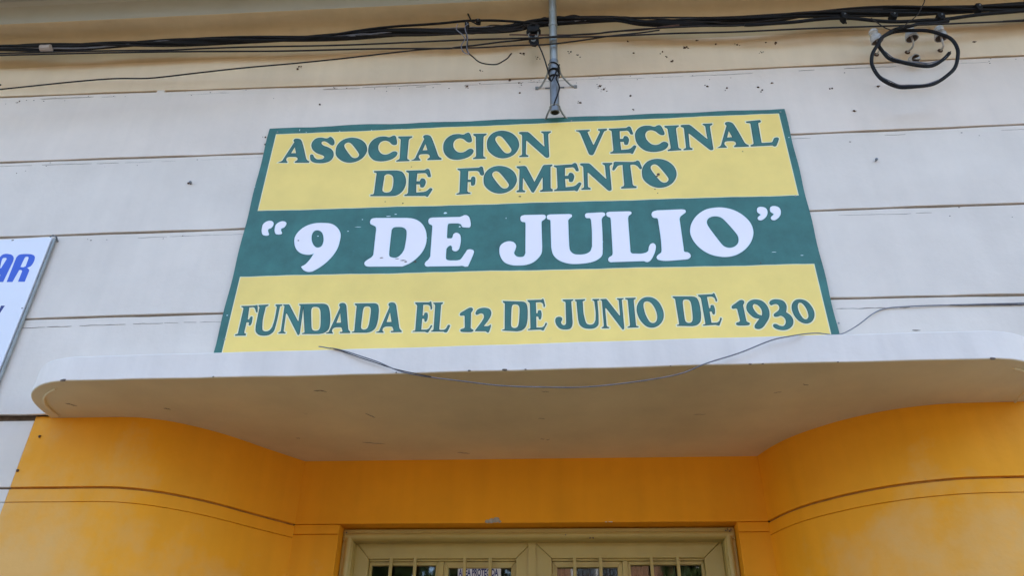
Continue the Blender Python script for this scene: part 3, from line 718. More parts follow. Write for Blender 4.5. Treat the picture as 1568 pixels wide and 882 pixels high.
# ---------------------------------------------------------------- painted sign
TOP=[["A",[[-12913,40028,1,-12733,40142,0,-12664,40325,1,-12367,41211,1,-12343,41294,0,-12397,41391,0,-12374,41484,0,-12224,41510,0,-12067,41443,0,-11967,41276,1,-11841,40931,0,-11606,40213,1,-11526,40106,0,-11435,40049,1,-11435,39967,1,-12102,39998,1,-12117,40052,0,-12015,40142,0,-12017,40253,0,-12095,40339,0,-12290,40369,0,-12509,40350,0,-12557,40258,0,-12529,40133,0,-12465,40056,1,-12466,40007,1],[-12391,40590,1,-12270,40973,1,-12142,40586,1]]],["S",[[-11447,40412,1,-11403,40472,0,-11318,40439,0,-11230,40278,0,-11086,40156,0,-10942,40141,0,-10790,40183,0,-10753,40296,0,-10870,40405,0,-11144,40542,0,-11368,40762,0,-11481,41040,0,-11462,41272,0,-11316,41478,0,-11097,41518,0,-10831,41453,0,-10732,41478,0,-10658,41543,0,-10526,41451,0,-10420,41263,0,-10400,41071,0,-10463,40999,0,-10565,41046,0,-10730,41193,0,-10903,41282,0,-11010,41249,0,-11015,41135,0,-10911,41012,0,-10687,40896,0,-10475,40739,0,-10356,40525,0,-10341,40236,0,-10468,40016,0,-10706,39925,0,-10956,39916,0,-11217,39982,0,-11361,40099,0,-11415,40245,0]]],["O",[[-10254,40562,0,-10248,40938,0,-10069,41266,0,-9801,41414,0,-9515,41430,0,-9181,41307,0,-8912,41040,0,-8792,40741,0,-8785,40492,0,-8947,40129,0,-9205,39937,0,-9510,39878,0,-9802,39956,0,-10082,40182,0,-10209,40374,0],[-9902,40963,0,-9861,41087,0,-9735,41148,0,-9582,41073,0,-9178,40490,0,-9111,40321,0,-9172,40180,0,-9308,40138,0,-9459,40214,0,-9848,40792,0]]],["C",[[-8722,40650,0,-8696,40983,0,-8538,41271,0,-8300,41420,0,-8015,41435,0,-7787,41377,0,-7667,41448,0,-7558,41468,0,-7485,41366,0,-7403,41003,0,-7432,40900,0,-7533,40876,0,-7633,40931,0,-7792,41107,0,-7957,41174,0,-8142,41124,0,-8251,40961,0,-8262,40711,0,-8187,40500,0,-8044,40336,0,-7867,40287,0,-7716,40333,0,-7541,40461,0,-7432,40472,0,-7330,40376,0,-7355,40213,0,-7529,40017,0,-7829,39909,0,-8076,39892,0,-8365,39975,0,-8576,40189,0,-8692,40442,0]]],["I",[[-7371,41403,1,-6717,41383,1,-6721,41315,0,-6840,41228,0,-6861,41103,1,-6845,40066,1,-6817,39963,0,-6726,39906,1,-6724,39845,1,-7321,39845,1,-7331,39894,0,-7200,39981,0,-7184,40082,1,-7234,41121,1,-7250,41227,0,-7363,41313,1]]],["A",[[-6642,39862,1,-6474,39989,0,-6412,40181,1,-6150,41114,1,-6128,41203,0,-6182,41301,0,-6162,41398,0,-6020,41432,0,-5870,41369,0,-5771,41199,1,-5645,40846,0,-5409,40109,1,-5331,40002,0,-5243,39946,1,-5242,39861,1,-5874,39865,1,-5889,39921,0,-5794,40018,0,-5799,40133,0,-5874,40220,0,-6060,40243,0,-6267,40214,0,-6310,40116,0,-6281,39987,0,-6219,39910,1,-6219,39859,1],[-6160,40468,1,-6053,40872,1,-5924,40474,1]]],["C",[[-5195,40562,0,-5181,40906,0,-5032,41212,0,-4798,41380,0,-4513,41414,0,-4282,41369,0,-4164,41449,0,-4055,41477,0,-3978,41377,0,-3884,41008,0,-3909,40900,0,-4010,40869,0,-4112,40919,0,-4278,41090,0,-4446,41149,0,-4630,41086,0,-4734,40912,0,-4736,40654,0,-4653,40441,0,-4505,40282,0,-4325,40242,0,-4175,40299,0,-4003,40441,0,-3895,40460,0,-3789,40368,0,-3809,40198,0,-3977,39986,0,-4274,39856,0,-4521,39823,0,-4814,39890,0,-5032,40097,0,-5157,40349,0]]],["I",[[-3826,41389,1,-3214,41375,1,-3217,41307,0,-3328,41219,0,-3348,41093,1,-3329,40055,1,-3303,39952,0,-3217,39896,1,-3215,39835,1,-3774,39829,1,-3784,39878,0,-3662,39966,0,-3647,40068,1,-3698,41108,1,-3713,41214,0,-3818,41299,1]]],["O",[[-3161,40583,0,-3145,40994,0,-2957,41349,0,-2684,41503,0,-2398,41512,0,-2067,41367,0,-1806,41067,0,-1695,40736,0,-1696,40463,0,-1868,40072,0,-2131,39869,0,-2437,39814,0,-2726,39908,0,-3000,40163,0,-3121,40375,0],[-2798,41011,0,-2753,41146,0,-2626,41209,0,-2475,41123,0,-2088,40473,0,-2026,40287,0,-2091,40134,0,-2228,40092,0,-2376,40180,0,-2749,40823,0]]],["N",[[-1688,41377,1,-1595,41398,0,-1285,41382,1,-1192,41297,1,-550,40447,1,-514,40453,0,-525,40577,1,-543,41138,1,-558,41244,0,-653,41324,1,-652,41383,1,-216,41373,1,-220,41302,0,-320,41232,0,-340,41140,1,-329,40567,0,-314,39915,1,-328,39787,0,-422,39751,0,-497,39803,1,-1315,40823,1,-1358,40846,1,-1364,40742,1,-1375,40087,1,-1360,39985,0,-1259,39928,1,-1265,39847,1,-1663,39850,1,-1663,39907,0,-1557,39966,0,-1539,40075,1,-1544,41126,1,-1563,41219,0,-1672,41292,1]]],["V",[[954,41372,1,1581,41374,1,1572,41299,0,1484,41253,0,1492,41156,1,1689,40472,1,1717,40422,0,1756,40481,1,2052,41199,1,2046,41274,0,1966,41329,1,1975,41396,1,2374,41400,1,2370,41325,0,2244,41243,0,2203,41162,1,1725,39935,1,1660,39825,0,1599,39812,0,1517,39848,1,1478,39926,1,1152,41153,1,1079,41274,0,964,41321,1]]],["E",[[2473,41399,1,2589,41393,0,2987,41402,0,3263,41405,1,3311,41440,0,3375,41487,0,3436,41476,1,3477,41411,0,3549,41051,1,3532,40990,0,3463,40994,0,3433,41003,1,3382,41143,0,3312,41230,0,3190,41232,0,2951,41220,1,2933,40731,1,3081,40732,1,3137,40886,0,3198,40903,0,3286,40857,1,3337,40711,0,3319,40547,0,3254,40379,0,3192,40357,1,3119,40394,0,3108,40549,1,2934,40558,1,2947,40057,1,3263,40082,1,3387,40137,0,3534,40300,0,3579,40310,1,3635,40246,0,3614,40166,0,3454,39812,1,3408,39806,0,3338,39857,0,3248,39854,1,2459,39867,1,2457,39932,0,2561,39975,0,2603,40074,1,2591,41163,1,2580,41247,0,2469,41328,1]]],["C",[[3638,40695,0,3653,41042,0,3806,41335,0,4044,41480,0,4335,41484,0,4570,41413,0,4690,41481,0,4801,41497,0,4879,41388,0,4974,41007,0,4948,40900,0,4845,40879,0,4742,40941,0,4573,41131,0,4403,41209,0,4215,41165,0,4109,41000,0,4105,40739,0,4190,40516,0,4340,40339,0,4523,40280,0,4676,40322,0,4851,40447,0,4961,40454,0,5069,40350,0,5048,40182,0,4876,39985,0,4574,39885,0,4322,39878,0,4025,39977,0,3802,40209,0,3675,40477,0]]],["I",[[5018,41440,1,5662,41448,1,5657,41380,0,5538,41289,0,5514,41163,1,5508,40134,1,5533,40033,0,5622,39980,1,5623,39920,1,5034,39894,1,5024,39943,0,5156,40035,0,5173,40136,1,5146,41166,1,5133,41271,0,5024,41351,1]]],["N",[[5751,41435,1,5842,41459,0,6144,41455,1,6233,41373,1,6831,40546,1,6867,40554,0,6860,40677,1,6860,41238,1,6849,41344,0,6759,41421,1,6761,41480,1,7186,41486,1,7180,41414,0,7081,41340,0,7058,41248,1,7051,40675,0,7045,40022,1,7028,39894,0,6935,39855,0,6864,39904,1,6097,40894,1,6056,40916,1,6047,40812,1,6016,40156,1,6028,40055,0,6124,40001,1,6116,39920,1,5728,39909,1,5730,39965,0,5835,40029,0,5856,40138,1,5884,41189,1,5868,41282,0,5764,41351,1]]],["A",[[7224,39971,1,7398,40100,0,7471,40292,1,7787,41223,1,7814,41310,0,7766,41407,0,7792,41504,0,7935,41540,0,8080,41480,0,8169,41313,1,8274,40965,0,8467,40237,1,8538,40132,0,8622,40078,1,8619,39993,1,7989,39987,1,7977,40042,0,8077,40140,0,8080,40255,0,8010,40339,0,7826,40359,0,7618,40327,0,7570,40229,0,7591,40102,0,7648,40026,1,7645,39976,1],[7740,40580,1,7870,40983,1,7975,40591,1]]],["L",[[8724,41526,1,9352,41582,1,9385,41507,0,9349,41441,0,9270,41419,0,9243,41316,1,9210,40216,1,9223,40180,0,9572,40183,1,9686,40207,0,9816,40438,0,9934,40483,1,10006,40429,0,9977,40304,0,9831,39984,1,9751,39938,0,9653,40008,1,8716,39989,1,8708,40054,0,8848,40133,0,8867,40258,1,8905,41307,1,8893,41397,0,8731,41447,1]]],["D",[[-8308,39311,1,-7460,39301,0,-7244,39291,1,-7023,39213,0,-6846,38948,0,-6773,38631,0,-6792,38321,0,-6916,38019,0,-7139,37837,0,-7377,37809,1,-8299,37847,1,-8314,37905,0,-8188,37938,0,-8160,38014,1,-8165,39126,1,-8188,39198,0,-8284,39230,1],[-7798,38990,0,-7716,39090,0,-7563,39091,0,-7414,38973,0,-7355,38774,0,-7346,38268,0,-7431,38060,0,-7607,38010,0,-7759,38074,0,-7805,38172,0,-7796,38911,0]]],["E",[[-6805,39271,1,-6683,39262,0,-6265,39260,0,-5976,39254,1,-5927,39287,0,-5861,39331,0,-5797,39318,1,-5751,39254,0,-5663,38905,1,-5678,38846,0,-5751,38852,0,-5783,38862,1,-5841,38999,0,-5918,39085,0,-6046,39090,0,-6296,39084,1,-6298,38613,1,-6142,38609,1,-6089,38757,0,-6025,38772,0,-5931,38725,1,-5873,38582,0,-5885,38424,0,-5948,38264,0,-6012,38245,1,-6090,38282,0,-6107,38432,1,-6290,38446,1,-6258,37961,1,-5927,37977,1,-5799,38026,0,-5651,38180,0,-5604,38188,1,-5543,38125,0,-5562,38048,0,-5718,37710,1,-5765,37706,0,-5841,37758,0,-5935,37756,1,-6763,37791,1,-6768,37853,0,-6660,37892,0,-6620,37987,1,-6672,39040,1,-6686,39121,0,-6806,39203,1]]],["F",[[-4466,39276,1,-3496,39291,1,-3437,39340,0,-3377,39354,0,-3314,39303,1,-3252,38945,0,-3270,38860,0,-3344,38832,0,-3422,38894,1,-3487,39054,0,-3580,39109,0,-3973,39115,1,-3973,38606,1,-3831,38600,1,-3793,38754,0,-3718,38778,0,-3647,38720,1,-3630,38591,0,-3650,38321,0,-3698,38265,1,-3788,38269,0,-3817,38463,1,-3973,38478,1,-3969,37971,1,-3942,37893,0,-3822,37850,1,-3825,37794,1,-4430,37770,1,-4438,37819,0,-4322,37871,0,-4308,37966,1,-4327,39092,1,-4354,39152,0,-4454,39216,1]]],["O",[[-3251,38458,0,-3235,38844,0,-3046,39181,0,-2773,39332,0,-2486,39346,0,-2155,39217,0,-1893,38940,0,-1782,38632,0,-1783,38376,0,-1955,38004,0,-2219,37809,0,-2526,37750,0,-2815,37833,0,-3090,38067,0,-3212,38264,0],[-2887,38868,0,-2842,38995,0,-2715,39057,0,-2564,38979,0,-2176,38376,0,-2114,38203,0,-2179,38059,0,-2316,38015,0,-2465,38095,0,-2838,38692,0]]],["M",[[-1783,39292,1,-1428,39304,1,-1352,39253,1,-1039,38477,1,-986,38332,1,-935,38453,1,-602,39258,1,-556,39315,1,-181,39326,1,-185,39259,0,-258,39203,0,-265,39105,1,-276,38004,1,-260,37935,0,-184,37886,1,-192,37780,1,-733,37777,1,-733,37841,0,-636,37886,0,-617,37980,1,-617,38563,1,-635,38587,1,-953,37881,1,-1012,37770,0,-1047,37741,0,-1115,37793,1,-1461,38553,1,-1497,38602,1,-1502,38517,1,-1512,37980,1,-1497,37904,0,-1394,37854,1,-1417,37779,1,-1761,37794,1,-1771,37859,0,-1674,37911,0,-1665,37987,1,-1649,39049,1,-1661,39129,0,-1773,39213,1]]],["E",[[-101,39273,1,17,39269,0,420,39285,0,699,39292,1,748,39327,0,813,39374,0,874,39364,1,916,39302,0,990,38954,1,973,38894,0,903,38896,0,873,38905,1,821,39040,0,749,39124,0,626,39123,0,384,39107,1,367,38631,1,517,38635,1,573,38785,0,635,38804,0,725,38761,1,776,38619,0,759,38460,0,693,38295,0,630,38273,1,557,38307,0,545,38458,1,368,38463,1,383,37977,1,703,38007,1,829,38062,0,977,38223,0,1023,38234,1,1079,38173,0,1058,38095,0,897,37747,1,851,37741,0,779,37790,0,688,37784,1,-110,37784,1,-113,37846,0,-7,37890,0,35,37987,1,19,39045,1,8,39127,0,-105,39203,1]]],["N",[[1068,39318,1,1158,39337,0,1459,39319,1,1548,39235,1,2161,38392,1,2196,38399,0,2187,38521,1,2174,39074,1,2161,39178,0,2070,39258,1,2071,39316,1,2493,39303,1,2488,39233,0,2391,39164,0,2371,39075,1,2376,38510,0,2385,37867,1,2370,37741,0,2279,37706,0,2207,37758,1,1424,38768,1,1383,38791,1,1376,38689,1,1360,38044,1,1374,37943,0,1471,37886,1,1464,37807,1,1080,37812,1,1080,37868,0,1183,37926,0,1201,38033,1,1205,39069,1,1188,39161,0,1083,39234,1]]],["T",[[2633,39364,1,3426,39312,1,3545,39342,0,3626,39391,0,3707,39335,1,3789,38986,1,3762,38885,0,3697,38898,1,3620,39045,0,3492,39154,0,3299,39163,1,3284,39061,1,3315,38024,1,3347,37948,0,3476,37893,1,3462,37810,1,2817,37808,1,2810,37872,0,2928,37941,0,2954,38040,1,2954,39102,1,2951,39163,0,2892,39166,1,2755,39136,0,2671,39037,0,2565,38873,1,2499,38876,0,2491,38943,1,2566,39222,1,2572,39326,0]]],["O",[[3772,38530,0,3818,38929,0,4034,39275,0,4322,39426,0,4613,39434,0,4938,39294,0,5181,39002,0,5270,38681,0,5250,38415,0,5047,38034,0,4766,37837,0,4451,37783,0,4165,37874,0,3906,38121,0,3798,38328,0],[4171,38947,0,4226,39078,0,4360,39140,0,4507,39056,0,4852,38424,0,4902,38243,0,4825,38095,0,4683,38053,0,4539,38139,0,4208,38764,0]]]]
MID=[["“",[[-12699,35819,1,-12838,35869,0,-12930,36075,0,-12948,36212,0,-12932,36463,0,-12790,36605,0,-12624,36622,0,-12492,36516,0,-12481,36355,0,-12550,36220,0,-12653,36170,0,-12652,36065,0,-12578,35904,1,-12591,35837,0]]],["“",[[-12125,35861,1,-12261,35893,0,-12349,36068,0,-12366,36188,0,-12348,36410,0,-12207,36548,0,-12044,36576,0,-11915,36494,0,-11906,36353,0,-11975,36228,0,-12076,36175,0,-12076,36083,0,-12005,35947,1,-12019,35886,0]]],["9",[[-11362,35414,0,-11377,35726,0,-11206,36080,0,-10910,36318,0,-10590,36411,0,-10219,36415,0,-9838,36337,0,-9545,36086,0,-9395,35788,0,-9378,35387,0,-9433,34995,0,-9597,34610,0,-9837,34275,0,-10120,34009,0,-10347,33860,1,-10524,33853,0,-10717,33944,0,-10859,34117,1,-10692,34240,0,-10519,34512,0,-10410,34789,1,-10554,34737,0,-10811,34759,0,-11025,34853,0,-11222,35056,0],[-10638,35565,0,-10650,35834,0,-10565,36002,0,-10402,36023,0,-10239,35918,0,-10113,35636,0,-10085,35368,0,-10145,35150,0,-10299,35086,0,-10459,35183,0,-10581,35386,0]]],["D",[[-8158,36374,0,-8111,36554,0,-7932,36602,1,-6565,36550,1,-6230,36482,0,-5921,36266,0,-5713,35921,0,-5622,35562,0,-5619,35123,0,-5733,34737,0,-5956,34402,0,-6218,34157,0,-6522,33998,1,-7903,34034,1,-8066,34069,0,-8153,34178,0,-8137,34283,0,-8016,34407,0,-7885,34510,0,-7820,34636,1,-7844,35955,1,-7879,36114,0,-8000,36209,0,-8118,36281,0],[-7162,35952,0,-7087,36053,0,-6889,36077,0,-6667,36037,0,-6528,35906,0,-6483,35682,0,-6495,35110,0,-6526,34851,0,-6646,34597,0,-6811,34452,0,-6989,34458,0,-7120,34527,0,-7158,34657,0,-7172,35796,0]]],["E",[[-5589,36321,0,-5553,36479,0,-5428,36524,1,-4225,36514,1,-4118,36560,0,-4029,36606,0,-3919,36584,0,-3816,36457,0,-3742,36071,0,-3783,35938,0,-3909,35934,1,-4091,35972,0,-4162,36109,0,-4281,36172,1,-4571,36183,1,-4715,36161,0,-4739,36086,0,-4747,35974,1,-4740,35464,1,-4714,35388,0,-4634,35376,1,-4528,35381,0,-4479,35476,0,-4460,35586,0,-4345,35666,0,-4198,35576,0,-4141,35376,0,-4146,35028,0,-4211,34771,0,-4331,34698,0,-4460,34779,0,-4485,34931,0,-4543,35007,0,-4647,34959,0,-4728,34832,1,-4726,34489,1,-4697,34297,0,-4588,34238,0,-4395,34223,1,-4220,34226,0,-4099,34264,0,-4017,34380,1,-3887,34631,0,-3822,34749,0,-3682,34770,0,-3555,34684,0,-3567,34535,0,-3768,33909,1,-3890,33904,0,-3997,33950,0,-4136,33942,1,-5325,33959,1,-5518,33974,0,-5585,34073,0,-5558,34177,0,-5454,34301,0,-5377,34468,1,-5393,35998,1,-5419,36112,0,-5532,36183,0]]],["J",[[-1592,36300,0,-1557,36456,0,-1413,36510,1,-659,36498,1,-551,36476,0,-510,36371,0,-554,36260,0,-680,36152,0,-699,36019,1,-682,34774,1,-712,34477,0,-818,34269,0,-1061,34026,0,-1337,33910,0,-1647,33887,0,-1958,33922,0,-2237,34065,0,-2398,34322,0,-2464,34622,0,-2428,34921,0,-2254,35087,0,-2044,35132,0,-1867,35065,0,-1777,34898,0,-1810,34685,0,-1854,34516,0,-1755,34351,0,-1581,34303,0,-1442,34341,0,-1373,34499,1,-1369,35978,1,-1394,36113,0,-1538,36163,0]]],["U",[[-453,36346,0,-426,36458,0,-318,36494,1,487,36490,1,600,36449,0,607,36350,0,516,36263,0,442,36154,1,447,34820,1,485,34563,0,635,34389,0,875,34347,0,1117,34372,0,1311,34492,0,1408,34744,1,1437,35564,0,1426,36117,1,1385,36230,0,1227,36258,0,1180,36350,0,1218,36484,0,1326,36511,1,1914,36524,1,2018,36475,0,2019,36362,0,1919,36276,0,1866,36144,1,1860,35330,0,1833,34601,1,1782,34266,0,1584,34064,0,1305,33948,0,927,33894,0,517,33899,0,211,33984,0,-60,34160,0,-228,34418,0,-292,34760,1,-300,36071,1,-323,36206,0,-429,36255,0]]],["L",[[2091,36394,0,2114,36503,0,2238,36542,1,3069,36532,1,3143,36493,0,3136,36397,0,3037,36313,0,2982,36162,1,2967,34571,1,2972,34406,0,3033,34330,0,3149,34318,1,3415,34309,0,3584,34344,1,3691,34422,0,3761,34668,0,3838,34789,0,3941,34819,0,4017,34721,0,4007,34535,0,3929,34291,0,3753,33972,0,3614,33887,0,3486,33940,1,2258,33932,1,2092,33946,0,2038,34049,0,2088,34170,0,2211,34268,0,2245,34390,1,2264,36081,1,2238,36235,0,2121,36305,0]]],["I",[[4001,36319,0,4066,36470,0,4244,36538,1,5278,36554,1,5427,36504,0,5432,36394,0,5318,36290,0,5186,36164,0,5138,36036,1,5149,34537,1,5162,34352,0,5306,34306,0,5387,34201,0,5380,34079,0,5271,33982,0,5104,33959,1,4441,33921,0,4180,33949,0,4038,34023,0,4024,34125,0,4089,34225,0,4223,34343,0,4256,34485,1,4275,34983,0,4253,35940,1,4224,36114,0,4057,36164,0]]],["O",[[5519,35406,0,5625,35795,0,5917,36225,0,6299,36501,0,6695,36589,0,7042,36575,0,7441,36433,0,7782,36153,0,8032,35747,0,8095,35354,0,8045,35055,0,7870,34680,0,7586,34354,0,7216,34117,0,6871,34038,0,6540,34066,0,6187,34194,0,5850,34477,0,5621,34844,0,5523,35190,0],[6250,35815,0,6326,36010,0,6495,36114,0,6688,36129,0,6870,36064,0,7005,35909,0,7427,35121,0,7441,34864,0,7360,34655,0,7189,34514,0,6982,34479,0,6807,34557,0,6693,34721,0,6292,35594,0]]],["”",[[8424,36394,0,8478,36517,0,8640,36555,0,8799,36468,0,8829,36267,0,8749,36049,0,8604,35900,0,8493,35847,0,8396,35886,0,8396,35996,0,8478,36081,0,8533,36145,0,8481,36205,0,8424,36283,0]]],["”",[[8963,36408,0,9017,36537,0,9184,36575,0,9348,36480,0,9380,36267,0,9300,36039,0,9153,35885,0,9038,35831,0,8938,35873,0,8938,35989,0,9021,36078,0,9077,36144,0,9023,36208,0,8963,36291,0]]]]
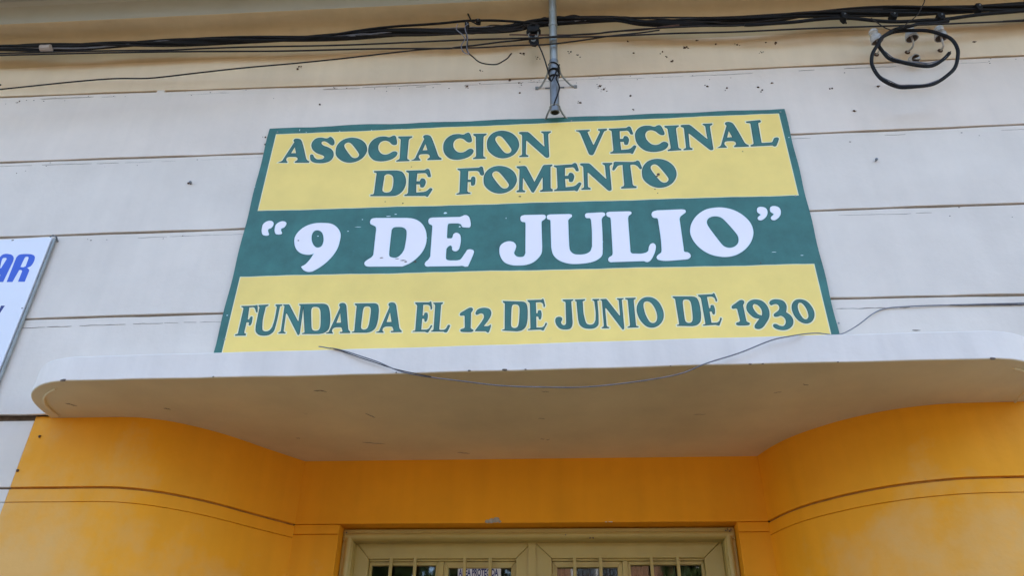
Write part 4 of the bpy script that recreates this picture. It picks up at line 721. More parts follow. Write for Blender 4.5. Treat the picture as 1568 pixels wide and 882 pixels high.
LOW=[["F",[[-13064,32238,1,-12496,32245,0,-12390,32274,1,-12365,32219,0,-12312,31941,1,-12337,31901,0,-12378,31924,1,-12450,32078,0,-12506,32150,0,-12703,32155,1,-12658,31586,1,-12599,31593,1,-12560,31718,0,-12506,31726,0,-12472,31693,1,-12459,31418,0,-12493,31311,0,-12541,31303,1,-12574,31328,0,-12579,31437,0,-12681,31449,1,-12680,31007,1,-12654,30946,0,-12595,30929,1,-12591,30837,1,-13029,30839,1,-13040,30894,0,-12940,30937,0,-12934,31014,1,-12942,32092,1,-12967,32150,0,-13046,32190,1]]],["U",[[-12335,32264,1,-11917,32279,1,-11924,32219,0,-12014,32164,0,-12020,32081,1,-12024,31554,0,-11984,31227,1,-11929,31065,0,-11800,31013,0,-11663,31058,0,-11576,31216,1,-11541,31540,0,-11551,32118,1,-11565,32175,0,-11625,32210,1,-11621,32270,1,-11335,32268,1,-11343,32202,0,-11415,32180,0,-11421,32114,1,-11425,31537,0,-11440,31245,1,-11482,30989,0,-11626,30849,0,-11854,30813,0,-12063,30860,0,-12213,31008,0,-12268,31267,1,-12280,32055,1,-12282,32156,0,-12333,32197,1]]],["N",[[-11303,32260,1,-11063,32263,1,-11011,32198,1,-10568,31476,1,-10542,31460,0,-10536,31506,1,-10561,32096,1,-10572,32175,0,-10637,32219,1,-10636,32263,1,-10361,32259,1,-10368,32212,0,-10433,32190,0,-10435,32121,1,-10386,30921,1,-10402,30831,0,-10447,30804,0,-10485,30850,1,-11061,31794,1,-11100,31827,0,-11109,31781,1,-11073,31074,1,-11054,30983,0,-10971,30949,1,-10978,30895,1,-11270,30902,1,-11269,30948,0,-11198,30989,0,-11188,31080,1,-11234,32099,1,-11243,32178,0,-11296,32212,1]]],["D",[[-10584,32262,1,-9664,32256,0,-9564,32243,1,-9448,32178,0,-9348,31997,0,-9265,31672,0,-9218,31321,0,-9246,31038,0,-9390,30884,0,-9595,30833,1,-10291,30848,1,-10304,30889,0,-10212,30918,0,-10213,30981,1,-10440,32056,1,-10465,32138,0,-10564,32196,1],[-10086,31966,0,-10062,32079,0,-9942,32109,0,-9803,32073,0,-9721,31957,0,-9644,31585,0,-9601,31171,0,-9638,31031,0,-9767,30987,0,-9892,31036,0,-9943,31132,0,-10048,31691,0]]],["A",[[-9320,30848,1,-9325,30885,0,-9228,30922,0,-9198,30997,1,-8926,31998,1,-8918,32076,0,-8959,32141,0,-8956,32220,0,-8852,32271,0,-8724,32236,0,-8653,32116,1,-8451,31070,1,-8412,30978,0,-8350,30916,0,-8342,30849,1,-8754,30850,1,-8762,30911,0,-8675,30924,0,-8685,31000,0,-8739,31108,0,-8850,31126,0,-9010,31109,0,-9082,31040,0,-9089,30934,1,-9038,30878,1,-9041,30842,1],[-8965,31335,1,-8871,31786,1,-8776,31339,1]]],["D",[[-8323,32225,1,-7538,32218,0,-7455,32207,1,-7366,32144,0,-7306,31969,0,-7281,31656,0,-7291,31316,0,-7356,31043,0,-7501,30894,0,-7683,30845,1,-8276,30859,1,-8281,30899,0,-8198,30927,0,-8189,30987,1,-8230,32026,1,-8239,32105,0,-8315,32161,1],[-7940,31939,0,-7903,32048,0,-7797,32077,0,-7683,32042,0,-7630,31931,0,-7617,31572,0,-7640,31172,0,-7691,31036,0,-7808,30993,0,-7908,31041,0,-7937,31134,0,-7947,31674,0]]],["A",[[-7288,30838,1,-7294,30874,0,-7193,30910,0,-7163,30985,1,-6889,31970,1,-6881,32047,0,-6925,32111,0,-6922,32189,0,-6815,32239,0,-6681,32205,0,-6606,32087,1,-6386,31058,1,-6344,30967,0,-6279,30906,0,-6270,30840,1,-6699,30840,1,-6708,30900,0,-6617,30913,0,-6628,30988,0,-6687,31094,0,-6802,31112,0,-6968,31095,0,-7042,31027,0,-7049,30922,1,-6995,30867,1,-6998,30832,1],[-6924,31317,1,-6829,31761,1,-6726,31322,1]]],["E",[[-5844,32212,1,-5421,32200,0,-5271,32196,1,-5206,32242,0,-5177,32209,1,-5124,31909,0,-5152,31848,1,-5185,31848,0,-5217,32006,0,-5304,32077,0,-5500,32083,1,-5489,31577,1,-5436,31591,1,-5412,31699,0,-5345,31713,0,-5298,31696,1,-5271,31540,0,-5304,31326,0,-5341,31281,1,-5397,31313,0,-5418,31421,0,-5494,31429,1,-5494,30935,1,-5276,30930,1,-5187,30988,0,-5129,31123,0,-5098,31132,1,-5068,31091,0,-5213,30793,1,-5253,30794,0,-5349,30835,1,-5841,30838,1,-5831,30883,0,-5752,30896,0,-5737,30972,1,-5747,32020,1,-5766,32084,0,-5831,32142,1]]],["L",[[-5099,32175,1,-4700,32180,1,-4704,32117,0,-4769,32072,0,-4770,31993,1,-4777,30948,1,-4756,30911,0,-4583,30907,1,-4508,30971,0,-4436,31121,0,-4383,31125,1,-4350,31094,0,-4446,30819,0,-4483,30784,1,-4550,30785,0,-4605,30823,1,-5096,30829,1,-5091,30871,0,-5022,30908,0,-5008,30984,1,-5014,32000,1,-5032,32079,0,-5095,32128,1]]],["1",[[-3994,31599,0,-3971,31660,0,-3802,31780,0,-3645,31884,0,-3552,31904,0,-3477,31849,0,-3479,31771,0,-3542,31664,1,-3527,30961,1,-3485,30915,0,-3418,30868,0,-3421,30823,0,-3480,30780,0,-3704,30776,0,-3890,30799,0,-3940,30851,0,-3921,30911,0,-3804,30953,0,-3767,30998,1,-3795,31501,1,-3831,31539,0,-3924,31529,0,-3984,31553,0]]],["2",[[-3363,31659,0,-3306,31782,0,-3161,31862,0,-2974,31875,0,-2811,31815,0,-2733,31673,0,-2737,31535,0,-2824,31323,0,-3014,31030,1,-2869,31026,0,-2803,31049,0,-2752,31093,0,-2725,31062,0,-2788,30793,0,-2821,30734,0,-2874,30744,0,-2928,30793,1,-3349,30807,1,-3358,30837,1,-3088,31269,0,-3019,31450,0,-3050,31574,0,-3126,31622,0,-3219,31594,0,-3311,31556,0,-3360,31598,0]]],["D",[[-2284,32178,1,-1514,32128,0,-1432,32112,1,-1346,32044,0,-1292,31865,0,-1276,31550,0,-1295,31211,0,-1366,30940,0,-1512,30800,0,-1692,30760,1,-2274,30807,1,-2278,30847,0,-2196,30871,0,-2186,30931,1,-2198,31974,1,-2205,32054,0,-2278,32114,1],[-1915,31871,0,-1876,31978,0,-1771,32001,0,-1661,31960,0,-1611,31845,0,-1608,31484,0,-1641,31085,0,-1695,30952,0,-1811,30916,0,-1908,30969,0,-1934,31063,0,-1929,31605,0]]],["E",[[-1293,32191,1,-878,32192,0,-732,32192,1,-669,32240,0,-640,32208,1,-584,31907,0,-611,31844,1,-643,31844,0,-676,32002,0,-762,32071,0,-954,32071,1,-937,31561,1,-885,31577,1,-863,31687,0,-798,31702,0,-752,31687,1,-723,31531,0,-753,31314,0,-788,31267,1,-843,31298,0,-866,31406,0,-940,31412,1,-934,30914,1,-720,30915,1,-633,30976,0,-579,31114,0,-548,31124,1,-519,31084,0,-657,30779,1,-696,30778,0,-790,30817,1,-1271,30806,1,-1263,30852,0,-1186,30867,0,-1172,30943,1,-1195,32001,1,-1214,32064,0,-1278,32121,1]]],["J",[[115,32173,1,541,32176,1,539,32123,0,466,32079,0,464,32001,1,490,31112,1,464,30963,0,383,30830,0,174,30797,0,-7,30840,0,-134,30978,0,-196,31191,0,-154,31341,0,-34,31384,0,69,31335,0,80,31244,0,31,31124,0,75,31027,0,140,30995,0,206,31029,0,229,31119,1,230,31976,1,219,32054,0,122,32110,1]]],["U",[[607,32159,1,1013,32172,1,1008,32116,0,922,32066,0,919,31988,1,932,31495,0,980,31190,1,1039,31038,0,1167,30990,0,1299,31031,0,1378,31180,1,1402,31482,0,1375,32022,1,1359,32075,0,1299,32108,1,1302,32164,1,1579,32162,1,1574,32100,0,1504,32080,0,1501,32018,1,1515,31479,0,1509,31207,1,1477,30967,0,1341,30836,0,1120,30803,0,915,30847,0,764,30985,0,702,31228,1,667,31964,1,662,32057,0,610,32096,1]]],["N",[[1611,32152,1,1849,32161,1,1898,32097,1,2316,31394,1,2341,31378,0,2349,31424,1,2341,32007,1,2333,32085,0,2269,32127,1,2272,32171,1,2544,32172,1,2535,32126,0,2471,32103,0,2466,32035,1,2480,30849,1,2461,30760,0,2416,30732,0,2380,30777,1,1837,31697,1,1800,31729,0,1789,31683,1,1804,30986,1,1820,30895,0,1901,30864,1,1893,30810,1,1604,30812,1,1606,30856,0,1678,30899,0,1691,30988,1,1674,31995,1,1668,32073,0,1616,32105,1]]],["I",[[2602,32180,1,3018,32181,1,3014,32128,0,2943,32083,0,2932,32006,1,2939,30971,1,2949,30897,0,3035,30871,1,3026,30820,1,2609,30810,1,2604,30852,0,2684,30888,0,2707,30962,1,2696,32013,1,2688,32084,0,2603,32118,1]]],["O",[[3011,31589,0,3066,31863,0,3200,32076,0,3365,32180,0,3551,32196,0,3729,32138,0,3897,31963,0,4005,31714,0,4052,31439,0,4011,31168,0,3885,30962,0,3719,30833,0,3536,30793,0,3361,30842,0,3195,31010,0,3082,31223,0],[3300,31857,0,3348,31963,0,3456,31997,0,3569,31948,0,3696,31753,0,3776,31477,0,3778,31204,0,3713,31056,0,3605,30999,0,3494,31047,0,3373,31306,0,3307,31611,0]]],["D",[[4467,32199,1,5239,32175,0,5322,32162,1,5409,32098,0,5468,31924,0,5492,31614,0,5481,31280,0,5417,31011,0,5274,30868,0,5095,30823,1,4511,30850,1,4506,30889,0,4588,30916,0,4596,30975,1,4558,32000,1,4549,32079,0,4474,32136,1],[4844,31908,0,4880,32015,0,4985,32041,0,5096,32005,0,5149,31893,0,5161,31539,0,5138,31145,0,5087,31012,0,4972,30972,0,4874,31022,0,4845,31114,0,4836,31647,0]]],["E",[[5465,32242,1,5886,32256,0,6035,32260,1,6098,32311,0,6128,32280,1,6188,31975,0,6161,31910,1,6128,31909,0,6093,32068,0,6005,32136,0,5810,32130,1,5832,31612,1,5884,31630,1,5906,31742,0,5972,31760,0,6019,31745,1,6049,31587,0,6021,31366,0,5985,31317,1,5929,31347,0,5905,31456,0,5830,31460,1,5840,30954,1,6058,30961,1,6145,31026,0,6199,31168,0,6230,31178,1,6260,31139,0,6123,30824,1,6084,30823,0,5987,30860,1,5498,30834,1,5507,30880,0,5585,30899,0,5598,30977,1,5565,32051,1,5545,32115,0,5480,32171,1]]],["1",[[6697,31628,0,6720,31692,0,6888,31822,0,7044,31936,0,7138,31960,0,7214,31907,0,7213,31828,0,7152,31715,1,7177,30996,1,7220,30951,0,7289,30906,0,7286,30860,0,7227,30813,0,7002,30799,0,6814,30814,0,6763,30865,0,6781,30927,0,6898,30975,0,6935,31023,1,6900,31537,1,6862,31574,0,6769,31560,0,6708,31581,0]]],["9",[[7258,31597,0,7338,31814,0,7506,31941,0,7713,31966,0,7922,31885,0,8070,31662,0,8111,31357,0,8054,31122,0,7908,30891,0,7730,30684,0,7576,30625,0,7457,30670,0,7448,30776,0,7529,30901,0,7678,31089,1,7509,31128,0,7367,31269,0,7272,31445,0],[7517,31655,0,7569,31750,0,7659,31739,0,7770,31627,0,7830,31429,0,7799,31232,1,7679,31282,0,7560,31458,0]]],["3",[[8171,31790,0,8277,31919,0,8522,31948,0,8728,31863,0,8810,31663,0,8772,31447,0,8741,31353,1,8872,31229,0,8949,31013,0,8878,30761,0,8687,30597,0,8465,30561,0,8226,30630,0,8143,30737,0,8169,30829,0,8279,30839,0,8393,30764,0,8534,30748,0,8635,30873,0,8643,31064,0,8521,31195,0,8369,31156,0,8262,31168,0,8253,31267,0,8347,31351,0,8474,31455,0,8519,31606,0,8464,31717,0,8336,31720,0,8219,31680,0]]],["0",[[8980,31528,0,9059,31766,0,9213,31906,0,9418,31922,0,9604,31838,0,9744,31616,0,9805,31333,0,9748,31077,0,9604,30890,0,9411,30823,0,9210,30900,0,9037,31139,0],[9240,31651,0,9303,31759,0,9387,31756,0,9500,31579,0,9555,31297,0,9530,31104,0,9449,31021,0,9362,31036,0,9269,31218,0,9222,31457,0]]]]
BAN=[["A",[[-24282,33713,1,-24376,34211,0,-24468,34868,0,-24451,35032,1,-24341,35171,0,-24052,35162,0,-23904,35095,0,-23785,34939,0,-23755,34750,1,-23798,33699,1,-24040,33706,1,-24066,34086,1,-24200,34090,1,-24132,33709,1],[-24218,34428,1,-24169,34427,1,-24093,34926,1,-24185,34976,0,-24296,34947,0]]],["R",[[-23637,33694,1,-23680,34983,1,-23606,35113,0,-23274,35149,0,-22969,35092,0,-22839,34978,0,-22794,34718,0,-22852,34487,0,-22983,34407,1,-22873,34325,0,-22828,34254,1,-22826,33683,1,-23127,33692,1,-23143,34241,1,-23226,34304,0,-23302,34292,1,-23375,33686,1],[-23306,34464,1,-23168,34441,0,-23075,34494,1,-23100,34916,1,-23143,34989,0,-23257,34992,0,-23289,34913,0]]],["Y",[[-23713,32508,1,-23516,32502,0,-23417,32347,1,-23429,32500,1,-23260,32495,1,-23358,32043,1,-23350,31574,1,-23505,31578,1,-23534,32048,1]]]]

def contour(flat):
    n = len(flat) // 3
    P = [(Vector((flat[3 * i] * 1e-4, flat[3 * i + 1] * 1e-4)), flat[3 * i + 2]) for i in range(n)]
    out = []
    for i in range(n):
        a, ca = P[i]; b, cb = P[(i + 1) % n]
        L = (b - a).length
        if ca and cb:
            out.append(a)
            continue
        ch = (b - a)
        def tan(k):
            p0 = P[(k - 1) % n][0]; p1 = P[k][0]; p2 = P[(k + 1) % n][0]
            d0 = (p1 - p0); d1 = (p2 - p1)
            l0, l1 = max(d0.length, 1e-6), max(d1.length, 1e-6)
            w = min(1.0, max(0.0, 0.5))
            return (d0 / l0 + d1 / l1).normalized() if (d0 / l0 + d1 / l1).length > 0.05 else d1.normalized()
        # tangents of neighbouring unequal segments lean to the shorter one
        ta = ch.normalized() if ca else tan(i)
        tb = ch.normalized() if cb else tan((i + 1) % n)
        if ca: ta = (2 * ch.normalized() - tb).normalized() if (2 * ch.normalized() - tb).length > 0.1 else ta
        if cb: tb = (2 * ch.normalized() - ta).normalized() if not ca else tb
        La = L if ca else min(L, 1.6 * (a - P[i - 1][0]).length)
        Lb = La if cb else min(L, 1.6 * (P[(i + 2) % n][0] - b).length)
        if ca: La = Lb
        if cb: tb = ch.normalized()
        if ca: ta = ch.normalized()
        sub = 2 if L < 0.006 else (3 if L < 0.015 else 5)
        for k in range(sub):
            t = k / sub
            h00 = 2 * t ** 3 - 3 * t * t + 1; h10 = t ** 3 - 2 * t * t + t; h01 = -2 * t ** 3 + 3 * t * t; h11 = t ** 3 - t * t
            out.append(a * h00 + ta * La * h10 + b * h01 + tb * Lb * h11)
    return out

def area(c):
    return sum(c[i - 1].x * c[i].y - c[i].x * c[i - 1].y for i in range(len(c))) / 2

def unloop(c):
    # cut the little loops that an offset makes in tight corners
    c = c[:]
    i = 0
    while i < len(c):
        n = len(c)
        a, b = c[i], c[(i + 1) % n]
        hit = None
        for k in range(min(16, n // 3), 1, -1):
            p, q = c[(i + k) % n], c[(i + k + 1) % n]
            r_ = b - a; s_ = q - p
            den = r_.x * s_.y - r_.y * s_.x
            if abs(den) < 1e-14: continue
            w = p - a
            t = (w.x * s_.y - w.y * s_.x) / den; u = (w.x * r_.y - w.y * r_.x) / den
            if 0 < t < 1 and 0 < u < 1:
                hit = (k, a + r_ * t); break
        if hit:
            k, x = hit
            idx = [(i + m) % n for m in range(1, k + 1)]
            keep = [c[m] for m in range(n) if m not in idx]
            at = keep.index(a) + 1
            keep.insert(at, x)
            c = keep
        i += 1
    return c

def grow(c, d):
    # d > 0 : outward for a counter-clockwise contour
    n = len(c); out = []
    for i in range(n):
        a = (c[i] - c[i - 1]); b = (c[(i + 1) % n] - c[i])
        if a.length < 1e-7: a = b
        if b.length < 1e-7: b = a
        a = a.normalized(); b = b.normalized()
        na = Vector((a.y, -a.x)); nb_ = Vector((b.y, -b.x))
        s = na + nb_
        if s.length < 0.3: s = na
        s.normalize()
        k = min(1.0 / max(s.dot(na), 0.6), 1.6)
        out.append(c[i] + s * d * k)
    return unloop(out)

def fill(cons, y, yb):
    polys = [[Vector((p.x, p.y, 0.0)) for p in c] for c in cons]
    flat = [p for c in polys for p in c]
    vs = [(p.x, y, p.y) for p in flat]
    fs = []
    for t in tessellate_polygon(polys):
        a, b, c = (flat[k] for k in t)
        if (b - a).cross(c - a).z < 0: t = (t[0], t[2], t[1])
        fs.append(tuple(t))
    # rim down to the board so that the paint has an edge
    rim_v, rim_f = [], []
    for c in cons:
        n0 = len(rim_v); n = len(c)
        for p in c: rim_v += [(p.x, y, p.y), (p.x, yb, p.y)]
        rim_f += [(n0 + 2 * i, n0 + 2 * i + 1, n0 + 2 * ((i + 1) % n) + 1, n0 + 2 * ((i + 1) % n)) for i in range(n)]
    return vs, fs, rim_v, rim_f

def letter(gl, y0, layers, mats, parent):
    cons = [contour(c) for c in gl[1]]
    cons = [c if (area(c) > 0) == (i == 0) else c[::-1] for i, c in enumerate(cons)]
    mb = MB()
    for k, d in enumerate(layers):
        y = y0 - 0.00035 * (k + 1)
        vs, fs, rv, rf = fill([grow(c, d) for c in cons], y, y0)
        mb.add(vs, fs, k); mb.add(rv, rf, k)
    return mb.build('letter', mats, parent, recalc=False)

sg = thing('association_sign', 'large green and yellow painted sign with white 9 DE JULIO over the doorway', 'sign', (-0.155, 0.0, 3.005))
SX0, SX1, SZ0, SZ1, SY = -1.372, 1.0585, 3.005, 4.2245, -0.012
N = 80
top = [(SX0 + (SX1 - SX0) * i / N, SZ1 + 0.002 * math.sin(i * 0.55) + (0.004 if 7 < i < 22 else 0.0) * math.sin((i - 7) / 15 * math.pi) + random.uniform(-0.0006, 0.0006)) for i in range(N + 1)]
rgt = [(SX1 + 0.0016 * math.sin(i * 0.9) - 0.004 * i / 30, SZ1 - (SZ1 - SZ0) * i / 30) for i in range(1, 30)]
bot = [(SX1 - 0.004, SZ0), (SX0 - 0.003, SZ0)]
lft = [(SX0 - 0.003 * (30 - i) / 30 + 0.0016 * math.sin(i * 0.8 + 1), SZ0 + (SZ1 - SZ0) * i / 30) for i in range(1, 30)]
poly = [(x, z) for x, z in top + rgt + bot + lft]
board = MB().prism_xz(poly, SY, -0.0007).build('board', M['green'], sg)
def panel(x0, x1, z0a, z0b, z1a, z1b, s):
    n = 60
    up = [(x0 + (x1 - x0) * i / n, z1a + (z1b - z1a) * i / n + wob(i * 0.05, s, 0.0011)) for i in range(n + 1)]
    dn = [(x1 + (x0 - x1) * i / n, z0b + (z0a - z0b) * i / n + wob(i * 0.05, s + 3, 0.0011)) for i in range(n + 1)]
    poly = up + dn
    halo = MB().prism_xz([(x - 0.004 if x < 0 else x + 0.004, z + 0.0035) for x, z in up] + [(x + 0.004 if x > 0 else x - 0.004, z - 0.0035) for x, z in dn], SY - 0.0004, SY).build('yellow_panel', M['halo'], board)
    y = MB().prism_xz([(x, z) for x, z in poly], SY - 0.0008, SY - 0.0004).build('yellow_field', M['signyellow'], halo)
    return halo
p1 = panel(-1.330, 1.0245, 3.7235, 3.7155, 4.1815, 4.1935, 1)
p2 = panel(-1.338, 1.0205, 3.006, 3.006, 3.3675, 3.3545, 5)
GM = [M['halo'], M['green_edge'], M['green']]
for i, gl in enumerate(TOP): letter(gl, SY - 0.0008 - 0.00005 * (i % 3), [0.0056, 0.0004, -0.0030], GM, p1)
for i, gl in enumerate(LOW): letter(gl, SY - 0.0008 - 0.00005 * (i % 3), [0.0048, -0.0002, -0.0028], GM, p2)
for i, gl in enumerate(MID): letter(gl, SY - 0.0001 - 0.00005 * (i % 3), [0.0040, 0.0010, -0.0022], [M['green_edge'], M['white_edge'], M['signwhite']], board)
# scuffs, flecks and screws on the board
mb = MB()
for (x, z, a, b) in SCUFFS: mb.blob((x, SY - 0.0002, z), a * 0.75, 0.0006, b * 0.7)
mb.build('paint_scuffs', M['white_edge'], board, kind='stuff')
mb = MB()
for (x, z, a, b) in STAINS: mb.blob((x, SY - 0.0016, z), a, 0.001, b)
mb.build('rust_flecks', M['brownwire'], board, kind='stuff')
for (x, z) in SCREWS:
    MB().lathe((x, SY, z), (0, -1, 0), [(0.004, 0), (0.0038, 0.002), (0.0, 0.0026)], 10).build('screw', M['galv'], board, smooth=True)

# ---------------------------------------------------------------- white banner on the left
bn = thing('vinyl_banner', 'white banner with slanting blue letters cut off by the left edge', 'banner', (-2.9, 0.0, 2.80))
bb = MB()
bx1 = -2.243
bp = MB().prism_xz([(-3.9, 3.568), (-3.2, 3.583), (-2.6, 3.594), (bx1, 3.604), (bx1 + 0.004, 3.3), (bx1 + 0.008, 2.82), (-3.9, 2.80)], -0.020, -0.010).build('banner_sheet', M['banner'], bn, bevel=0.002)
MB().tube([(bx1 + 0.010, -0.010, 3.602), (bx1 + 0.014, -0.010, 3.3), (bx1 + 0.018, -0.010, 2.82)], 0.007, 8).build('banner_edge_tube', M['galv'], bn, smooth=True)
MB().tube([(bx1 - 0.012, -0.016, 3.609), (bx1 + 0.004, -0.022, 3.612), (bx1 + 0.018, -0.016, 3.606), (bx1 + 0.020, 0.0, 3.592)], 0.0035, 8).build('corner_hook', M['darksteel'], bn, smooth=True)
for gl in BAN: letter(gl, -0.020, [0.0], [M['blue']] if gl[0] != 'Y' else [M['navy']], bp)
mb = MB()
mb.blob((-2.42, -0.0205, 3.592), 0.007, 0.001, 0.003)
mb.blob((-2.245, -0.0205, 3.235), 0.004, 0.001, 0.003)
mb.build('grommet_dirt', M['crack'], bp, kind='stuff')

# ---------------------------------------------------------------- service pole
pl = thing('service_pole', 'grey galvanised pipe on two wall brackets above the sign', 'pole', (0.0, -0.06, 4.20))
def pole_at(z): return (0.0 + 0.002 * (z - 4.2), -0.052 - (z - 4.2) * 0.20, z)
lo, mi_, hi = pole_at(4.215), pole_at(4.585), pole_at(4.95)
MB().tube([lo, pole_at(4.35), pole_at(4.50)], 0.0215, 18, caps=True).build('lower_sleeve', M['darksteel'], pl, smooth=True)
MB().tube([pole_at(4.49), pole_at(4.8), hi], 0.0190, 18).build('pipe', M['galv'], pl, smooth=True)
MB().lathe(pole_at(4.2145), Vector(lo) - Vector(hi), [(0.0, 0.0012), (0.0165, 0.0012)], 16).build('open_end', M['void'], pl)
MB().tube([pole_at(4.695), pole_at(4.712)], 0.0215, 18).build('collar', M['galv'], pl, smooth=True)
def bracket(zw, zp, xa, xb, name):
    px, py, pz = pole_at(zp)
    mb = MB()
    for s, xf in ((-1, xa), (1, xb)):
        pts = spline([(px + s * 0.020, py - 0.004, pz + 0.012), (px + s * 0.024, py + 0.002, pz + 0.004), (px + s * 0.036, py * 0.55, pz - 0.004), (xf * 0.78, -0.012, zw + 0.004), (xf, -0.004, zw)], 4)
        mb.tube(pts, 0.0045, 8)
        mb.box(xf - 0.010 if s < 0 else xf - 0.004, xf + 0.004 if s < 0 else xf + 0.010, -0.006, 0.0004, zw - 0.009, zw + 0.009)
    ring = [(px + 0.0235 * math.cos(a), py + 0.0235 * math.sin(a), pz + 0.010) for a in [2 * math.pi * k / 20 for k in range(20)]]
    mb.tube(ring, 0.0035, 6, closed=True)
    o = mb.build(name, M['galv'], pl, smooth=True)
    for s, xf in ((-1, xa), (1, xb)):
        MB().lathe((xf + s * 0.006, -0.006, zw), (0, -1, 0), [(0.0045, 0), (0.0045, 0.004), (0.0, 0.005)], 6).build('bracket_screw', M['galv'], o)
bracket(4.436, 4.463, -0.082, 0.100, 'upper_bracket')
bracket(4.217, 4.232, -0.056, 0.066, 'lower_bracket')
MB().box(-0.044, 0.048, -0.004, 0.0002, 4.431, 4.438).build('bracket_foot_plate', M['darksteel'], pl)
# wire wound round the pole
wr = []
for k in range(60):
    a = k * 0.42; z = 4.475 - 0.0012 * k
    c = pole_at(z); wr.append((c[0] + 0.025 * math.cos(a), c[1] + 0.025 * math.sin(a), z + 0.012 * math.sin(a * 0.5)))
tail = [(0.022, -0.115, 4.40), (0.010, -0.120, 4.37), (0.024, -0.105, 4.33), (0.016, -0.10, 4.29), (0.0, -0.085, 4.25), (-0.004, -0.08, 4.235)]
w = MB().tube(spline(DROP + wr[::2] + tail, 4), 0.0035, 6).build('drop_wire', M['rubber'], None, smooth=True, loc=(0, -0.1, 4.45))
tag(w, 'thin black wire dropping from the round splice and coiling round the pole', 'wire')

# ---------------------------------------------------------------- cables
def cable(name, pts, r, material, label, cat='cable', sub=8, n=8, group=None, sag=0.0):
    q = spline(pts, sub)
    q = [Vector((p.x, p.y + 0.002 * math.sin(i * 0.37 + r * 900), p.z + 0.0016 * math.sin(i * 0.53 + r * 500))) for i, p in enumerate(q)]
    mid = q[len(q) // 2]
    o = MB().tube(q, r, n).build(name, material, None, smooth=True, loc=mid)
    return tag(o, label, cat, group)
# thick twisted bundle
core = spline(BUNDLE, 10)
bt = thing('cable_bundle', 'thick twisted bundle of black cables strung across the top of the wall', 'cable', core[len(core) // 2])
S = [0.0]
for a, b in zip(core, core[1:]): S.append(S[-1] + (b - a).length)
for k in range(7):
    rad = 0.0 if k == 0 else random.uniform(0.011, 0.0165)
    rc = 0.0085 if k == 0 else random.uniform(0.006, 0.0092)
    ph = k * math.pi / 3; pit = 3.4 + 0.25 * (k % 3)
    pts = []
    for i, p in enumerate(core):
        s = S[i]; a = ph + s * pit + 0.4 * math.sin(s * 2.3 + k)
        loose = 1 + 0.55 * math.sin(s * 1.9 + k * 2.2) * math.sin(s * 0.7 + k)
        if p.x > 1.1: loose += 0.5 * min(1, (p.x - 1.1) * 2)
        pts.append((p.x, p.y + rad * math.cos(a) * 1.0, p.z + rad * math.sin(a) * loose))
    MB().tube(pts, rc, 8).build('cable', M['rubber'], bt, smooth=True)
for k in range(6):
    i0 = random.randint(10, int(len(core) * 0.6)); i1 = min(len(core) - 2, i0 + random.randint(35, 80))
    pts = []
    for i in range(i0, i1):
        u = (i - i0) / (i1 - i0)
        pts.append(core[i] + Vector((0, random.uniform(-0.001, 0.001) - 0.006, (0.020 + 0.008 * k % 0.012) * math.sin(u * math.pi * (1 + k % 3) + k) * math.sin(u * math.pi))))
    MB().tube(pts, 0.0032 + 0.0006 * (k % 3), 6).build('cable', M['wire'] if k % 2 else M['greywire'], bt, smooth=True)
for k in range(9):
    ci = min(range(len(core)), key=lambda i: abs(core[i].x - (-0.30 + 0.05 * k)))
    i0 = max(0, ci - random.randint(5, 11)); i1 = min(len(core) - 1, ci + random.randint(4, 9))
    pts = []
    for i in range(i0, i1, 2):
        u = (i - i0) / (i1 - i0)
        pts.append(core[i] + Vector((0, random.uniform(-0.012, 0.002), (0.030 if k % 2 else -0.034) * math.sin(u * math.pi) * random.uniform(0.5, 1.2) + random.uniform(-0.004, 0.004))))
    MB().tube(spline(pts, 4), random.choice((0.0022, 0.003, 0.0042)), 6).build('cable', M['wire'] if k % 3 else M['rubber'], bt, smooth=True)
MB().tube([Vector(p) + Vector((0, -0.004, 0)) for p in TAPE], 0.0185, 10).build('tape_band', M['tape'], bt, smooth=True)
cable('overhead_cable', C_UP, 0.0062, M['rubber'], 'black cable rising from the bundle left of the pole over the small clamp box')
cable('overhead_cable', C_LOW, 0.0085, M['rubber'], 'slack black cable hanging under the bundle near the porcelain insulators')
cable('overhead_wire', W_A, 0.0042, M['wire'], 'upper of the thin dark wires running just below the cable bundle', 'wire')
cable('overhead_wire', W_B, 0.0042, M['wire'], 'lower thin dark wire below the bundle that crosses the others left of the pole', 'wire')
cable('overhead_wire', W_C, 0.0036, M['wire'], 'thin dark wire slanting up from the far left across the wall', 'wire')
cable('overhead_wire', W_D, 0.0036, M['brownwire'], 'rusty brown wire right of the pole under the cable bundle', 'wire')
cable('overhead_wire', W_E, 0.0030, M['wire'], 'thin dark wire above the bundle right of the pole', 'wire')
cable('loose_wire', LOOP1, 0.0034, M['wire'], 'loose dark wire curling below the bundle left of the pole', 'wire')
cable('loose_wire', LOOP2, 0.0042, M['rubber'], 'short bent wire end sticking up above the bundle beside the small clamp box', 'wire', n=6)
cable('loose_wire', LOOP3, 0.0024, M['greywire'], 'thin grey wire twisted round the bundle left of the clamp box', 'wire', n=6)
cable('loose_wire', TIE1, 0.0024, M['wire'], 'thin loose wire end sticking up over the right insulators', 'wire', n=6)
cable('loose_wire', TIE2, 0.0026, M['wire'], 'thin dark wire linking the bundle to the coiled cable', 'wire', n=6)
cable('canopy_wire', CANW, 0.0021, M['greywire'], 'grey wire drooping over the white canopy edge and up the wall on the right', 'wire', sub=6)
cable('canopy_wire', CANW2, 0.0016, M['wire'], 'second thin dark wire lying beside the drooping wire at the left of the canopy', 'wire', sub=6)
coil_o = cable('coiled_cable', COIL, 0.0082, M['rubber'], 'spare black cable coiled in a loop over the white insulators', 'cable', sub=8, n=10)

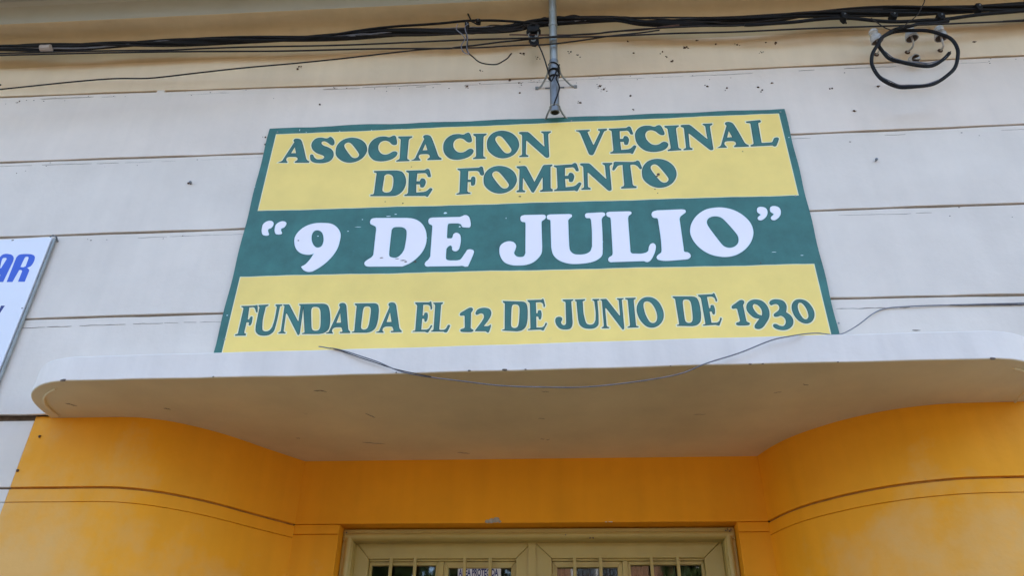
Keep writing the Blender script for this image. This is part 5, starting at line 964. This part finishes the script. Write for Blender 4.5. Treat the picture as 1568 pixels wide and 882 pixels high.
cs = spline(COIL, 8)
for k, (a, b, dz) in enumerate(((4, 60, 0.010), (0, 36, -0.009), (118, 150, 0.010), (112, 140, -0.011), (6, 30, 0.016))):
    pts = [cs[i] + Vector((0.004 * math.sin(i * 0.4 + k), -0.006, dz * math.sin((i - a) / (b - a) * math.pi) + 0.002 * math.sin(i * 0.7))) for i in range(a, b, 2)]
    o = MB().tube(spline(pts, 2), 0.0024, 6).build('loose_strand', M['greywire'] if k % 2 == 0 else M['rubber'], coil_o, smooth=True)
# clamps on the bundle
def clamp(p, w, h, d, label, tilt=0.0, hook=True):
    t = thing('cable_clamp', label, 'clamp', p)
    x, y, z = p
    MB().prism_xz([(x - w, z + h * 0.8), (x - w * 0.5, z + h), (x + w * 0.6, z + h), (x + w, z + h * 0.5), (x + w * 0.8, z - h * 0.5), (x + w * 0.2, z - h), (x - w * 0.4, z - h * 0.9), (x - w * 0.9, z - h * 0.2)], y - d, y + d).build('clamp_body', M['rubber'], t, bevel=0.002)
    MB().lathe((x, y - d, z + h * 0.2), (0, -1, 0), [(0.004, 0), (0.004, 0.006), (0, 0.007)], 6).build('bolt', M['darksteel'], t)
    if hook:
        MB().tube(spline([(x, y, z - h * 0.8), (x + 0.004, y, z - h * 1.3), (x + 0.002, y, z - h * 1.7)], 4), 0.0035, 6).build('clamp_tail', M['rubber'], t, smooth=True)
clamp(CL0, 0.015, 0.024, 0.018, 'small black clamp on the bundle nearest the pole on its right side')
clamp(CL1, 0.018, 0.018, 0.018, 'black clamp on the bundle above the leftmost white insulator')
clamp(CL2, 0.018, 0.022, 0.018, 'black clamp on the bundle above the rightmost white insulator')
clamp(CL3, 0.015, 0.026, 0.018, 'black clamp on the bundle close to the right edge')
clamp(CL4, 0.014, 0.012, 0.012, 'small square clamp box on the cable left of the pole', hook=False)
clamp(CL5, 0.011, 0.026, 0.014, 'narrow black clamp round the bundle beside the bent wire end')

# round black strain insulator on the bundle
t = thing('strain_insulator', 'round black insulator with metal hook hanging on the bundle left of the pole', 'insulator', INS0)
x, y, z = INS0
MB().lathe((x, y + 0.02, z), (0, -1, 0), [(0.0, -0.0), (0.030, 0.0), (0.036, 0.008), (0.036, 0.018), (0.026, 0.024), (0.022, 0.030), (0.030, 0.036), (0.032, 0.044), (0.020, 0.052), (0.012, 0.053), (0.010, 0.047), (0.0, 0.046)], 20).build('insulator_body', M['rubber'], t, smooth=True)
mb = MB()
mb.prism_xz([(x - 0.024, z + 0.0), (x + 0.022, z + 0.0), (x + 0.026, z - 0.085), (x + 0.010, z - 0.108), (x - 0.012, z - 0.10), (x - 0.024, z - 0.07)], y - 0.006, y + 0.010)
mb.build('hanger_plate', M['rubber'], t, bevel=0.003)
for k, (dx, dz) in enumerate(((-0.012, -0.068), (0.012, -0.056), (0.004, -0.085))):
    MB().lathe((x + dx, y - 0.006, z + dz), (0, -1, 0), [(0.006, 0), (0.006, 0.008), (0.003, 0.009), (0.003, 0.014), (0, 0.015)], 6).build('hanger_bolt', M['galv'], t, smooth=False)
MB().tube(spline([(x - 0.018, y - 0.014, z - 0.03), (x - 0.024, y - 0.02, z - 0.055), (x, y - 0.02, z - 0.10), (x + 0.02, y - 0.016, z - 0.055), (x + 0.022, y - 0.012, z - 0.02)], 5), 0.003, 6).build('hanger_loop', M['galv'], t, smooth=True)

# porcelain insulators on hooks
def insulator(p, axis, foot, label, s=1.0, hook=True):
    t = thing('porcelain_insulator', label, 'insulator', foot, 'porcelain insulators on the wall at the right')
    a = Vector(axis).normalized()
    prof = [(0.0, 0.060), (0.012, 0.059), (0.017, 0.054), (0.019, 0.046), (0.015, 0.040), (0.014, 0.036), (0.020, 0.031), (0.023, 0.022), (0.025, 0.006), (0.026, 0.0), (0.0225, 0.0), (0.019, 0.012), (0.013, 0.024), (0.0, 0.026)]
    b = MB().lathe(p, a, [(r * s, h * s) for r, h in prof[:11]], 20)
    b.lathe(p, a, [(r * s, h * s) for r, h in prof[10:]], 20, mi=1)  # inner faces coloured dark to stand for the shade of a deep hollow
    b = b.build('porcelain_bell', [M['porcelain'], M['crack']], t, smooth=True)
    if hook:
        P0 = Vector(p) + a * 0.022 * s
        P1 = Vector(p) - a * 0.022
        F = Vector(foot)
        pts = spline([P0, P1, (P1 + F) / 2 + Vector((0, -0.014, -0.016)), F + Vector((0, -0.012, -0.004)), F + Vector((0, 0.004, 0))], 5)
        MB().tube(pts, 0.0048, 8).build('hook', M['porcelain'], t, smooth=True)
        MB().lathe(F + Vector((0, 0.001, 0)), (0, -1, 0), [(0.013, 0), (0.012, 0.004), (0.0, 0.006)], 10).build('hook_foot', M['mud'], t)
insulator(I0, (-0.25, -0.25, 1), F0, 'grimy white porcelain insulator leaning left, leftmost of the four', s=1.15)
insulator(I1, (-0.03, -0.15, 1), F1, 'white porcelain insulator on a curved hook in the middle of the coil', s=1.15)
insulator(I2, (0.02, -0.12, 1), F2, 'white porcelain insulator on a curved hook, rightmost of the four', s=1.15)
insulator(I3, (-0.1, 0.80, 0.75), F3, 'small white porcelain insulator facing outward on the groove, lowest of the four', s=0.85)

# ---------------------------------------------------------------- across the street (seen only as reflections in the door glass; most trees added against low sky)
def house(x0, x1, y, h, paint, label, wins, door):
    t = thing('street_house', label, 'house', ((x0 + x1) / 2, y, 0))
    z0s = 0.9; z1s = 2.4
    wl = MB()
    # wall with real openings: piers, sill and head strips
    xs_ = [x0]
    for a, b in wins: xs_ += [a, b]
    xs_.append(x1)
    for i in range(0, len(xs_), 2): wl.box(xs_[i], xs_[i + 1], y - 0.25, y, z0s, z1s)
    wl.box(x0, x1, y - 0.25, y, 0, z0s); wl.box(x0, x1, y - 0.25, y, z1s, 4.6 if h > 5 else h)
    if h > 5:
        for i in range(0, len(xs_), 2): wl.box(xs_[i], xs_[i + 1], y - 0.25, y, 4.6, 6.1)
        wl.box(x0, x1, y - 0.25, y, 6.1, h)
    wall = wl.build('wall', paint, t)
    MB().box(x0, x1, y - 8, y - 0.26, h - 0.3, h - 0.1).build('roof', M['earth'], t)
    MB().box(x0, x1, y - 8.2, y - 8, 0, h).build('rear_wall', paint, t)
    MB().box(x0 - 0.05, x1 + 0.05, y - 0.3, y + 0.12, h, h + 0.18).build('cornice', M['trim'], t, bevel=0.02)
    for (za, zc) in ((z0s, z1s),) + (((4.6, 6.1),) if h > 5 else ()):
        for a, b in wins:
            fr = MB()
            fr.box(a, a + 0.07, y - 0.16, y - 0.08, za, zc); fr.box(b - 0.07, b, y - 0.16, y - 0.08, za, zc)
            fr.box(a + 0.07, b - 0.07, y - 0.16, y - 0.08, za, za + 0.07); fr.box(a + 0.07, b - 0.07, y - 0.16, y - 0.08, zc - 0.07, zc)
            fr.box((a + b) / 2 - 0.03, (a + b) / 2 + 0.03, y - 0.155, y - 0.085, za + 0.07, zc - 0.07)
            w = fr.build('window', M['trim'], t)
            MB().box(a + 0.07, b - 0.07, y - 0.125, y - 0.12, za + 0.07, zc - 0.07).build('pane', M['glass'], w)
            MB().box(a - 0.06, b + 0.06, y - 0.02, y + 0.07, za - 0.07, za - 0.002).build('sill', M['trim'], w)
house(-14, -0.9, -14.5, 3.9, M['cream_house'], 'cream single storey house across the street behind the camera', [(-10.5, -9.2), (-6.8, -5.4)], None)
house(-0.8, 6.0, -14.6, 7.0, M['terracotta'], 'terracotta two storey house across the street behind the camera', [(0.1, 1.3), (2.5, 3.5)], None)
house(6.1, 16, -14.5, 4.0, M['cream_house'], 'cream house with two wide windows across the street behind the camera', [(7.6, 9.2), (11.5, 13.0)], None)

def tree(x, y, h, label, seed):  # row filled out with added trees that block low sky and darken the recess
    rnd = random.Random(seed)
    t = thing('street_tree', label, 'tree', (x, y, 0), 'trees on the far pavement')
    tr = MB()
    tr.tube(spline([(x, y, -0.05), (x + 0.05, y, h * 0.25), (x - 0.05, y + 0.05, h * 0.55), (x, y, h * 0.8)], 4), [0.16 - 0.12 * i / 12 for i in range(13)], 10)
    for k in range(7):
        a = k * 2.4; z = h * (0.35 + 0.06 * k)
        tr.tube(spline([(x, y, z), (x + 0.5 * math.cos(a), y + 0.5 * math.sin(a), z + 0.5), (x + 1.1 * math.cos(a), y + 1.1 * math.sin(a), z + 0.9)], 3), [0.06 - 0.007 * i for i in range(7)], 6)
    tr.build('trunk', M['bark'], t, smooth=True)
    cr_ = MB()
    cl_ = [(x + rnd.gauss(0, 1.2), y + rnd.gauss(0, 0.8), h * 0.62 + rnd.gauss(0, 1.4), rnd.uniform(0.35, 0.75)) for _ in range(40)]
    for k in range(7000):
        cx_, cy_, cz_, rr = rnd.choice(cl_)
        d = Vector((rnd.gauss(0, 1), rnd.gauss(0, 1), rnd.gauss(0, 1))).normalized() * rr * rnd.random() ** 0.4
        p = Vector((cx_, cy_, cz_)) + d
        u = Vector((rnd.gauss(0, 1), rnd.gauss(0, 1), rnd.gauss(0, 1))).normalized()
        w = u.orthogonal().normalized()
        l = rnd.uniform(0.10, 0.20)
        cr_.add([p - u * l, p + w * l * 0.45, p + u * l, p - w * l * 0.45], [(0, 1, 2, 3)])
    cr_.build('crown', M['leaf'], t, recalc=False)
tree(-12.4, -12.4, 8.6, 'added broad leafy street tree at the far left end of the row', 3)
tree(-9.3, -12.6, 8.0, 'added leafy street tree second in the row, before the end of the cream house', 4)
tree(-6.2, -12.4, 8.8, 'added tall leafy street tree before the two windows of the long cream house', 5)
tree(-3.1, -12.6, 8.0, 'leafy street tree just left of the terracotta house', 6)
tree(4.9, -12.5, 8.3, 'added leafy street tree before the right end of the terracotta house', 7)
tree(8.0, -12.6, 8.6, 'added leafy street tree before the window nearest the terracotta house', 8)
tree(11.2, -12.4, 8.1, 'added leafy street tree at the far right end of the row', 9)
